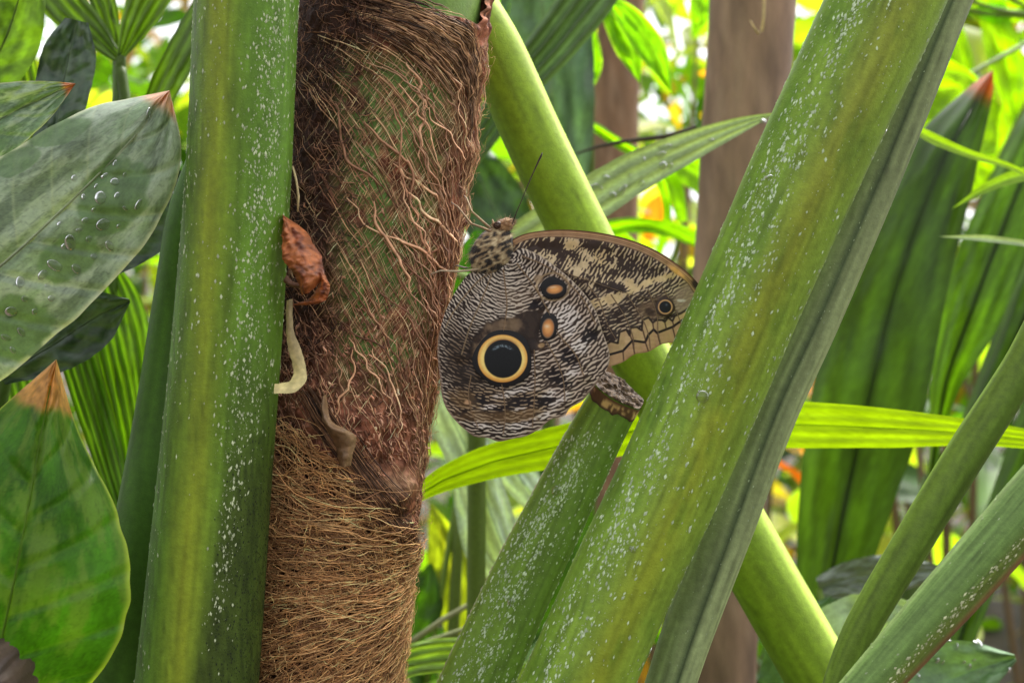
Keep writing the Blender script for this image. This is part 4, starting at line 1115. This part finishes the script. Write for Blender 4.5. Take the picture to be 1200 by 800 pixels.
# pleated palm seedling leaves at the left
def pleated(label, base, hub, leaves, col, seed=0, group="pleated palm seedlings", d_r=.004, mat=None, pa=.0007):
    r_, hub = plant("palm_seedling", label, "palm", base, hub, d_r, (70, 96, 48), group)
    for k, (mid, wd, ribs) in enumerate(leaves):
        o, g = blade("leaflet", mid, wd, wd, r_, mat or M_pleat, leafcol(col, A_(col) * 1.25, ribs=ribs, ribk=.4, var=.2, seed=seed + k, ribw=.03), n=50, m=ribs * 8 + 1, pleat=ribs, pleata=pa, fold=.15, seed=seed + k, wav=.003)
        petiole(r_, hub, g, A_(col) * .8, .0022)
hubp = P(140, 78, .60)
pleated("palm seedling with dark pleated leaflets fanning out against bright gaps", (-.20, .60), hubp,
        [([(140, 70, .60), (112, 40, .60), (75, 5, .60), (30, -60, .60), (0, -110, .60)], [5, 17, 24, 22, 2], 4), ([(138, 62, .605), (128, 25, .605), (112, -30, .605), (100, -90, .60)], [5, 12, 16, 2], 3),
         ([(142, 66, .60), (158, 30, .60), (182, -20, .60), (205, -80, .60), (215, -120, .6)], [5, 18, 26, 20, 2], 4), ([(165, 190, .59), (185, 120, .59), (212, 65, .59), (240, 10, .6), (250, -30, .6)], [6, 16, 19, 16, 2], 3)], (84, 112, 54), 2)
pleated("palm seedling with light striped leaflets crossing the upper left corner", (-.32, .55), P(40, 260, .55),
        [([(40, 230, .55), (30, 130, .55), (10, 40, .55), (0, -40, .55), (-10, -110, .55)], [10, 22, 24, 22, 2], 5), ([(30, 230, .545), (10, 150, .545), (-20, 60, .545), (-40, -20, .545)], [8, 22, 26, 2], 4)], (118, 148, 78), 5)
pleated("palm seedling with long green striped leaflets between waxy leaves and broad green leaf", (-.22, .56), P(140, 640, .55),
        [([(150, 620, .54), (122, 520, .54), (92, 420, .54), (66, 330, .545), (40, 240, .55)], [12, 19, 22, 20, 3], 5), ([(158, 620, .545), (146, 520, .545), (128, 430, .545), (108, 340, .55), (90, 260, .55)], [12, 22, 25, 20, 3], 5), ([(40, 560, .57), (30, 470, .57), (20, 420, .57), (0, 330, .57)], [14, 20, 20, 3], 4),
         ([(172, 520, .60), (168, 430, .60), (150, 350, .60), (120, 290, .60)], [10, 16, 14, 2], 3)], (100, 138, 58), 8)

# broad strap leaves at the right
r_, hub = plant("strap_leaf_clump", "clump of broad dark green strap leaves, one with a brown tip", "plant", (.20, .80), (.19, .80, .72), .012)
for k, (mid, wl, tp) in enumerate([([(962, 830, .78), (966, 730, .78), (984, 620, .77), (1015, 480, .76), (1052, 330, .76), (1104, 190, .77), (1150, 108, .78), (1164, 82, .785)], [26, 34, 50, 66, 60, 42, 15, 0], True),
                                   ([(1090, 560, .83), (1096, 520, .83), (1108, 450, .82), (1136, 370, .81), (1178, 260, .81), (1235, 120, .82), (1260, 60, .83)], [4, 7, 18, 36, 38, 24, 0], False),
                                   ([(1035, 830, .85), (1072, 660, .85), (1112, 570, .85), (1162, 460, .85), (1218, 330, .85), (1270, 200, .86), (1310, 120, .86)], [10, 12, 15, 22, 28, 22, 0], False),
                                   ([(1100, 830, .88), (1145, 690, .88), (1188, 580, .88), (1236, 460, .88), (1280, 330, .88), (1330, 220, .88)], [14, 20, 26, 32, 25, 0], False)]):
    o, g = blade("leaf", mid, wl, wl, r_, M_strap, leafcol((58, 82, 40) if k != 1 else (76, 108, 42), (34, 48, 30), (168, 84, 60) if tp else None, .045 if tp else 0, ribs=5, ribk=.18, var=.3, seed=k, ribw=.16), n=90, m=33, fold=.10 if k % 2 else -.12, wav=.006, dl=.015, dr=-.01, seed=k, midrib=2.0)
    petiole(r_, hub, g, (70, 92, 48), .005)
r_, hub = plant("grass_plant", "thin pale grass blades arching in front of the strap leaves", "grass", (.33, .66), (.275, .66, 1.0), .003)
for k, (mid, wl, c) in enumerate([([(1260, 260, .66), (1200, 203, .66), (1130, 178, .66), (1085, 158, .66), (1058, 140, .66)], [2, 3, 5, 6, 0], (130, 160, 66)), ([(1280, 300, .66), (1200, 285, .66), (1150, 279, .66), (1100, 277, .66)], [4, 3.5, 3.5, 0], (170, 190, 160)),
                                  ([(1260, 190, .68), (1200, 204, .68), (1160, 218, .68), (1115, 245, .68)], [8, 8, 6, 0], (118, 148, 76))]):
    o, g = blade("blade", mid, wl, wl, r_, M_strap if k != 1 else M_bloom, leafcol(c, var=.15, seed=k), n=40, m=9, fold=.5, seed=k); petiole(r_, hub, g, c, .001)

# arching yellow-green strap leaf that crosses behind the stalks
r_, hub = plant("arching_strap_leaf", "long yellow-green strap leaf arching sideways behind the stalks", "leaf", (-.06, .60), P(455, 600, .57), .004)
o, g = blade("leaf", [(470, 592, .57), (520, 562, .57), (580, 540, .57), (650, 524, .57), (740, 505, .57), (850, 495, .575), (950, 498, .58), (1050, 502, .58), (1140, 508, .585), (1230, 518, .59), (1300, 530, .59)], [5, 15, 21, 24, 27, 28, 27, 22, 16, 10, 0], [4, 14, 20, 24, 27, 28, 27, 22, 14, 9, 0], r_, M_leafthin,
             leafcol((126, 152, 30), (94, 122, 28), ribs=4, ribk=.12, var=.15, seed=4), n=120, m=33, pleat=4, pleata=.00012, fold=.03, seed=4, midrib=.8)
petiole(r_, hub, g)

# wet pleated leaf and dark pleated band in the upper middle
r_, hub = plant("pleated_leaf_plant", "plant with a long grey-green pleated leaf carrying water drops above the butterfly", "plant", (-.02, .66), P(560, 330, .66), .006)
o, g = blade("leaf", [(560, 318, .62), (610, 285, .615), (680, 242, .61), (740, 205, .61), (810, 170, .61), (870, 146, .61), (912, 132, .612)], [14, 24, 27, 25, 17, 9, 0], [14, 26, 27, 24, 18, 9, 0], r_, M_bloom,
             leafcol((160, 178, 146), (176, 196, 160), ribs=3, ribk=.25, var=.15, seed=2), n=100, m=41, pleat=3, pleata=.0007, fold=.06, seed=2)
drops_px(o, g, [(708, 208, 4.5), (688, 220, 4.5, 1.4), (698, 216, 3.5), (730, 222, 6, 1.5), (720, 228, 4.5), (752, 215, 4), (776, 195, 5.5), (784, 195, 4), (780, 172, 5.5, 1.6), (775, 181, 5, 1.4), (834, 164, 3.5), (738, 206, 3), (756, 186, 3), (703, 221, 3), (893, 143, 4)], 1.6)
petiole(r_, hub, g)
o, g = blade("leaf", [(505, 250, .69), (560, 165, .69), (610, 95, .69), (650, 48, .69), (695, -10, .69), (735, -60, .69)], [12, 18, 24, 28, 30, 20], None, r_, M_dark, leafcol((84, 108, 66), (70, 92, 56), ribs=4, ribk=.4, var=.2, seed=6), n=60, m=33, pleat=4, pleata=.0012, fold=.2, seed=6)
petiole(r_, hub, g)
r_, hub = plant("grey_leaf_plant", "plant with large grey-green leaves hanging behind the bright slanting stalk", "plant", (.03, .88), P(640, 330, .86), .006)
for k, (mid, wl) in enumerate([([(665, 290, .84), (655, 200, .84), (645, 100, .84), (635, 0, .84), (630, -60, .84)], [10, 36, 52, 50, 10]), ([(610, 330, .86), (585, 260, .86), (560, 200, .86), (548, 150, .86)], [14, 40, 30, 0])]):
    o, g = blade("leaf", mid, wl, wl, r_, M_bloom, leafcol((86, 114, 92) if k == 0 else (66, 92, 60), (110, 132, 104), ribs=3, ribk=.25, var=.3, seed=k + 2), n=50, m=25, fold=.2, wav=.01, seed=k, midrib=2); petiole(r_, hub, g)
r_, hub = plant("bright_leaf_shrub", "shrub with small bright green leaves lit through, hanging before the blurred trunk", "shrub", (.06, 1.0), P(690, -60, .85), .004)
for k, (mid, wl) in enumerate([([(700, -5, .80), (722, 30, .80), (738, 60, .80), (750, 98, .80)], [3, 13, 15, 0]), ([(708, -8, .79), (740, 25, .79), (766, 62, .79), (788, 110, .79)], [3, 15, 16, 0]), ([(686, 20, .84), (694, 50, .84), (696, 80, .84), (688, 114, .84)], [5, 8, 9, 0]), ([(828, -30, .84), (824, 0, .84), (820, 20, .84), (812, 45, .84)], [10, 15, 12, 0]), ([(580, -30, .84), (582, 10, .84), (574, 30, .84), (566, 44, .84)], [10, 15, 10, 0])]):
    o, g = blade("leaf", mid, wl, wl, r_, M_leafthin, leafcol((108, 158, 44), (140, 178, 80), edge=(160, 190, 120), var=.15, seed=k), n=30, m=13, fold=.25, wav=.004, seed=k, midrib=1); petiole(r_, hub, g)
r_, hub = plant("grass_plant", "loose bright green grass blades behind the butterfly's wing edge", "grass", (.13, .95), P(760, 330, .95), .003)
for k, (mid, wl) in enumerate([([(830, 285, .92), (780, 268, .92), (735, 264, .92), (690, 272, .92), (640, 285, .92)], [9, 9, 9, 8, 0]), ([(760, 330, .93), (730, 285, .93), (700, 272, .93), (660, 268, .93)], [10, 12, 10, 0]), ([(764, 322, .94), (782, 250, .93), (764, 195, .91), (720, 165, .9), (690, 146, .9), (640, 134, .9), (610, 132, .9)], [4, 5, 6, 6, 5, 4, 0]), ([(800, 260, .94), (790, 220, .94), (770, 190, .94), (755, 170, .94)], [6, 10, 10, 0]), ([(860, 270, .95), (830, 215, .95), (800, 195, .95), (770, 185, .95)], [8, 18, 16, 0])]):
    o, g = blade("blade", mid, wl, wl, r_, M_leafthin, leafcol((112, 156, 40), var=.15, seed=k), n=40, m=9, fold=.4, seed=k, wav=.004); petiole(r_, hub, g, (100, 130, 60), .0012)
tw = root("dry_twig", "thin dark twig crossing behind the wet pleated leaf", "twig", P(820, 150, .74))
tube("twig", P([816, 780, 730, 700, 676], [150, 160, 166, 172, 180], [.735, .74, .75, .78, .80]), [.0016, .0014, .0012, .001, .0006], M_bark, tw, col=(70, 62, 48), sides=7)
hk = root("hooked_fibre", "pale hooked fibre hanging against the grey-brown trunk", "fibre", P(893, 0, .70))
tube("strand", P([897, 896, 895, 893, 889, 884, 879], [-40, -10, 20, 36, 40, 33, 24], .70), [.0008, .0009, .0009, .0009, .0008, .0006, .0003], M_dry, hk, col=(206, 182, 128), sides=6)

# pale grey strap leaves and green leaf behind the trunk, lower middle
r_, hub = plant("grey_strap_plant", "plant with pale grey-green strap leaves bending down beneath the butterfly", "plant", (-.01, .74), P(560, 720, .74), .006)
for k, (mid, wl) in enumerate([([(615, 690, .66), (590, 640, .66), (560, 560, .66), (530, 490, .66), (500, 430, .665), (470, 380, .67)], [10, 22, 26, 27, 22, 4]), ([(600, 680, .69), (575, 650, .69), (558, 600, .69), (548, 560, .69), (545, 500, .69)], [10, 26, 24, 18, 2]), ([(640, 600, .7), (610, 560, .7), (580, 520, .7), (540, 450, .7)], [14, 22, 22, 3])]):
    o, g = blade("leaf", mid, wl, wl, r_, M_bloom, leafcol((184, 204, 192), (130, 156, 142), ribs=3, ribk=.3, var=.15, seed=k + 1), n=60, m=25, fold=-.25, seed=k, wav=.004); petiole(r_, hub, g)
r_, hub = plant("green_leaf_plant", "plant with plain green leaves filling the gap between trunk and butterfly", "plant", (-.06, .82), P(540, 560, .82), .005)
for k, (mid, wl) in enumerate([([(535, 470, .76), (545, 400, .76), (555, 330, .76), (560, 270, .76)], [20, 44, 44, 4]), ([(600, 760, .82), (640, 680, .82), (655, 600, .82), (640, 520, .82)], [16, 40, 40, 4]), ([(500, 800, .82), (480, 740, .82), (495, 700, .82), (505, 660, .82)], [14, 30, 26, 2])]):
    o, g = blade("leaf", mid, wl, wl, r_, M_leaf, leafcol((74, 122, 50) if k == 0 else (58, 84, 46), (90, 130, 70), ribs=3, ribk=.2, var=.25, seed=k), n=40, m=17, fold=.15, wav=.006, seed=k, midrib=1.5); petiole(r_, hub, g)
r_, hub = plant("lit_through_leaf_plant", "plant with a leaf coloured yellow as if lit through, low between trunk and cut stalk", "plant", (-.04, .9), P(530, 780, .9), .004)
o, g = blade("leaf", [(536, 770, .9), (534, 710, .9), (524, 650, .9), (505, 590, .9)], [6, 20, 24, 2], None, r_, M_leafthin, leafcol((120, 130, 66), (160, 160, 90), var=.5, seed=3), n=40, m=15, fold=.1, wav=.006); petiole(r_, hub, g)  # yellow leaf colour stands in for light shining through
pleated("palm seedling with a pale striped leaflet at the trunk's foot of coir", (-.05, .70), P(420, 830, .64), [([(430, 810, .60), (470, 778, .60), (510, 768, .60), (560, 768, .60), (620, 780, .60)], [14, 18, 20, 18, 2], 4)], (140, 172, 118), 3)
tg = root("dry_twig", "pair of thin stems crossing low behind the trunk", "twig", (P(470, 830, .70)[0], .70, 0.72))
tube("twig", P([470, 520, 560, 600], [760, 725, 702, 690], .72), [.0018, .0015, .0013, .001], M_bark, tg, col=(150, 150, 110), sides=7)
tube("twig", P([468, 500, 540, 580], [775, 752, 738, 730], .71), [.0018, .0015, .0013, .001], M_bark, tg, col=(140, 146, 100), sides=7)

# wet leaves low at the right
r_, hub = plant("wet_leaf_plant", "low plant with pale wet leaves under the thin stalk at the right", "plant", (.22, .66), P(1020, 860, .64), .006)
for k, (mid, wl, c, mt) in enumerate([([(960, 850, .62), (985, 780, .62), (1040, 745, .625), (1100, 720, .63)], [40, 64, 56, 4], (150, 174, 142), M_bloom), ([(1040, 880, .58), (1085, 820, .58), (1130, 790, .585), (1190, 770, .59)], [30, 54, 44, 4], (100, 130, 96), M_bloom), ([(960, 690, .70), (1000, 678, .70), (1050, 672, .70), (1110, 668, .70)], [14, 22, 22, 4], (112, 122, 108), M_dark), ([(900, 860, .66), (930, 790, .66), (950, 740, .66), (975, 700, .66)], [20, 40, 34, 4], (86, 118, 78), M_bloom)]):
    o, g = blade("leaf", mid, wl, wl, r_, mt, leafcol(c, A_(c) * 1.2, side=6, sidek=.25, var=.25, seed=k), n=50, m=25, fold=.15, wav=.006, seed=k, side=6, veinr=.0006, midrib=1.5); petiole(r_, hub, g)
    if k < 2: drops_px(o, g, [(random.uniform(mid[0][0], mid[-1][0]), random.uniform(735, 795), random.uniform(2.5, 5)) for _ in range(16)])

# bright leaves in the upper right corner
r_, hub = plant("yellow_green_shrub", "shrub with large yellow-green leaves lit from behind against white gaps", "shrub", (.50, 1.15), P(1260, 20, 1.12), .008)
for k, (mid, wl) in enumerate([([(1010, 160, 1.0), (1050, 130, 1.0), (1100, 105, 1.0), (1168, 112, 1.0)], [20, 44, 40, 2]), ([(1090, -30, 1.1), (1108, 30, 1.1), (1125, 70, 1.1), (1145, 110, 1.1)], [14, 18, 16, 2]), ([(1150, -40, 1.12), (1165, 20, 1.12), (1180, 80, 1.12), (1190, 150, 1.12)], [12, 18, 20, 2]), ([(1230, 60, 1.15), (1205, 110, 1.15), (1190, 150, 1.15), (1160, 210, 1.15)], [20, 26, 22, 2]), ([(1060, -20, 1.1), (1085, 40, 1.1), (1100, 80, 1.1), (1115, 130, 1.1)], [14, 22, 20, 2]), ([(1150, 230, 1.1), (1140, 190, 1.1), (1150, 150, 1.1), (1165, 110, 1.1)], [20, 26, 20, 2]), ([(1240, -20, 1.12), (1200, 10, 1.12), (1160, 16, 1.12), (1120, 6, 1.12)], [10, 14, 12, 0])]):
    o, g = blade("leaf", mid, wl, wl, r_, M_leafthin, leafcol((128, 166, 40), (150, 180, 70), side=6, sidek=.2, var=.15, seed=k), n=34, m=15, fold=.15, wav=.01, seed=k, midrib=1.2); petiole(r_, hub, g)

# ------------------------------------------------------------------ shrubs further back
def leaf_proto(kind):
    """unit leaf along +Y, length 1, normal +Z"""
    n, m = 9, 5
    t = np.linspace(0, 1, n)[:, None]; s = np.linspace(-1, 1, m)[None]
    wd = {0: .22, 1: .13, 2: .34, 3: .075}[kind] * np.sin(np.pi * np.clip(t, .02, .995) ** (.8 if kind != 2 else .7)) ** .8
    Z = .12 * np.abs(s) * wd * 2 - (.25 if kind != 3 else .5) * t ** 2 + .02 * np.sin(t * 9 + s * 2)
    return np.stack([s * wd, t + 0 * s, Z], -1), grid_faces(n, m)
PROTO = {}
def leaf_mesh(kind, var, col, mat):
    key = (kind, var, tuple(col))
    if key not in PROTO:
        V, f = leaf_proto(kind)
        c = lin(A_(col, float)[None, None] * (.8 + .4 * fbm(V[..., 1] * 4 + var * 5, V[..., 0] * 9, 3, var))[..., None])
        mid = np.abs(V[..., 0]) < .01
        c[mid] *= 1.25
        me = mesh_data("leaf", V, f, c); me.materials.append(mat); PROTO[key] = me
    return PROTO[key]
def bush(label, x, y, h, spread, nleaf, L, kinds, cols, mat, seed, group="leafy shrubs further back", zlow=.35, name="leafy_shrub"):
    rd = random.Random(seed)
    r_ = root(name, label, "shrub", (x, y, 0), group)
    for k in range(3):
        e = A_([x + rd.uniform(-.5, .5) * spread, y + rd.uniform(-.4, .4) * spread, h * rd.uniform(.85, 1.0)])
        b = A_([x + rd.uniform(-.02, .02), y, -.02])
        m1 = (b + e) / 2; m1[0] = b[0] * .6 + e[0] * .4
        tube("stem", cr(A_([b, m1, e])[:, [0, 2, 1]], 10)[:, [0, 2, 1]], np.linspace(.010, .003, 10), M_bark, r_, col=(112, 92, 68), sides=6)
    for k in range(nleaf):
        z = h * rd.uniform(zlow, 1.05); a = rd.uniform(0, 6.283); rr = spread * math.sqrt(rd.random()) * (.6 + .4 * math.sin(math.pi * min(1, z / h)))
        me = leaf_mesh(rd.choice(kinds), rd.randrange(3), rd.choice(cols), mat)
        o = bpy.data.objects.new("leaf", me); COL.objects.link(o); o.parent = r_
        o.location = (rr * math.cos(a) * .8, rr * math.sin(a) * .6, z)
        o.rotation_euler = (rd.uniform(-.9, .7), rd.uniform(-.6, .6), a - math.pi / 2 + rd.uniform(-.6, .6))
        s = L * rd.uniform(.7, 1.3); o.scale = (s, s, s)
G1 = [(106, 142, 58), (84, 120, 50), (126, 156, 70)]
G2 = [(64, 96, 46), (84, 118, 56), (52, 82, 44)]
G3 = [(146, 164, 86), (122, 148, 74), (168, 176, 116)]
RED = [(186, 96, 70), (160, 116, 76), (124, 136, 76), (190, 130, 100)]
BUSH = [("shrub with mid-green oval leaves between the trunk and the bright slanting stalk", -.10, 1.35, 1.35, .22, 40, .11, [0], G1, 1),
        ("shrub of mixed red and orange leaves behind the butterfly's wing", .20, 1.7, 1.32, .22, 44, .09, [0, 1], RED, 2),
        ("loose shrub with pale yellow-green leaves above the butterfly", .14, 2.1, 1.75, .35, 46, .13, [0, 2], G3, 3),
        ("tall dark-leaved shrub behind the pleated palm seedlings", -.48, 1.5, 1.45, .28, 44, .13, [0, 1], G2, 4),
        ("dark shrub with narrow leaves beneath the butterfly", .02, 1.3, .98, .20, 44, .12, [1, 3], G2, 5),
        ("green shrub with narrow leaves beside the grey-brown trunk's foot", .24, 1.5, 1.10, .24, 44, .11, [1, 0], G1, 6),
        ("bright shrub seen in gaps between the strap leaves", .56, 1.7, 1.5, .32, 50, .13, [0, 2], G3, 7),
        ("dark shrub behind the wet leaves at the right", .50, 1.4, .95, .25, 44, .13, [0, 1], G2, 8),
        ("pale green shrub in the gaps beside the waxy leaves", -.62, 2.2, 1.35, .4, 44, .14, [0, 2], G3, 9),
        ("wide green shrub far behind the trunk", -.25, 2.6, 1.6, .5, 50, .15, [0, 1], G1, 10),
        ("wide yellowish shrub far behind the grey-brown trunk", .45, 2.8, 1.5, .5, 50, .15, [0, 2], G3, 11),
        ("brownish shrub with small mottled leaves behind the blurred trunk", .22, 2.3, 1.6, .34, 60, .10, [0, 1], [(150, 120, 86), (130, 140, 80), (170, 150, 110)], 13),
        ("slender green shrub with small leaves behind the grey leaves", .05, 2.0, 1.55, .22, 50, .09, [0, 1], G1, 14),
        ("dark green shrub far behind the strap leaves", 1.0, 2.6, 1.5, .5, 50, .16, [0, 1], G2, 12)]
for (lb, x, y, h, sp, nl, L, ks, cs, sd) in BUSH:
    bush(lb, x, y, h, sp, nl, L, ks, cs, M_leafthin if cs is not G2 else M_leaf, sd)

# distant mass of foliage
def far_mass():
    g = np.random.default_rng(5); n = 8000
    V0, f0 = leaf_proto(0); V0 = V0.reshape(-1, 3); k = len(V0)
    x = g.uniform(-3.6, 3.6, n); y = g.uniform(3.6, 6.5, n); z = g.random(n) ** .9 * (2.0 + .7 * vnoise(x * 1.6, y, 2))
    keep = fbm(x * 2.2 + 9, z * 2.2, 3, 1) > .40
    x, y, z = x[keep], y[keep], z[keep]; n = len(x)
    ang = g.uniform(0, 6.28, n); ti = g.uniform(-1.1, .8, n); s = g.uniform(.10, .24, n)
    ca, sa, ct, s_t = np.cos(ang), np.sin(ang), np.cos(ti), np.sin(ti)
    R = np.zeros((n, 3, 3)); R[:, 0, 0] = ca; R[:, 0, 1] = -sa * ct; R[:, 0, 2] = sa * s_t; R[:, 1, 0] = sa; R[:, 1, 1] = ca * ct; R[:, 1, 2] = -ca * s_t; R[:, 2, 1] = s_t; R[:, 2, 2] = ct
    V = np.einsum('nij,kj->nki', R, V0) * s[:, None, None] + np.stack([x, y, z], -1)[:, None]
    fc = (f0[None] + (np.arange(n) * k)[:, None, None]).reshape(-1, 4)
    pal = lin(A_([(84, 120, 50), (110, 146, 60), (64, 96, 48), (140, 150, 90), (150, 116, 84)]))
    c = np.repeat(pal[g.integers(0, 5, n)][:, None], k, 1) * g.uniform(.7, 1.3, (n, 1, 1))
    o = mk("far_foliage", V, fc, M_leaf, None, c)
    tag(o, "blurred mass of green foliage closing off the background", "foliage", kind="stuff")
far_mass()
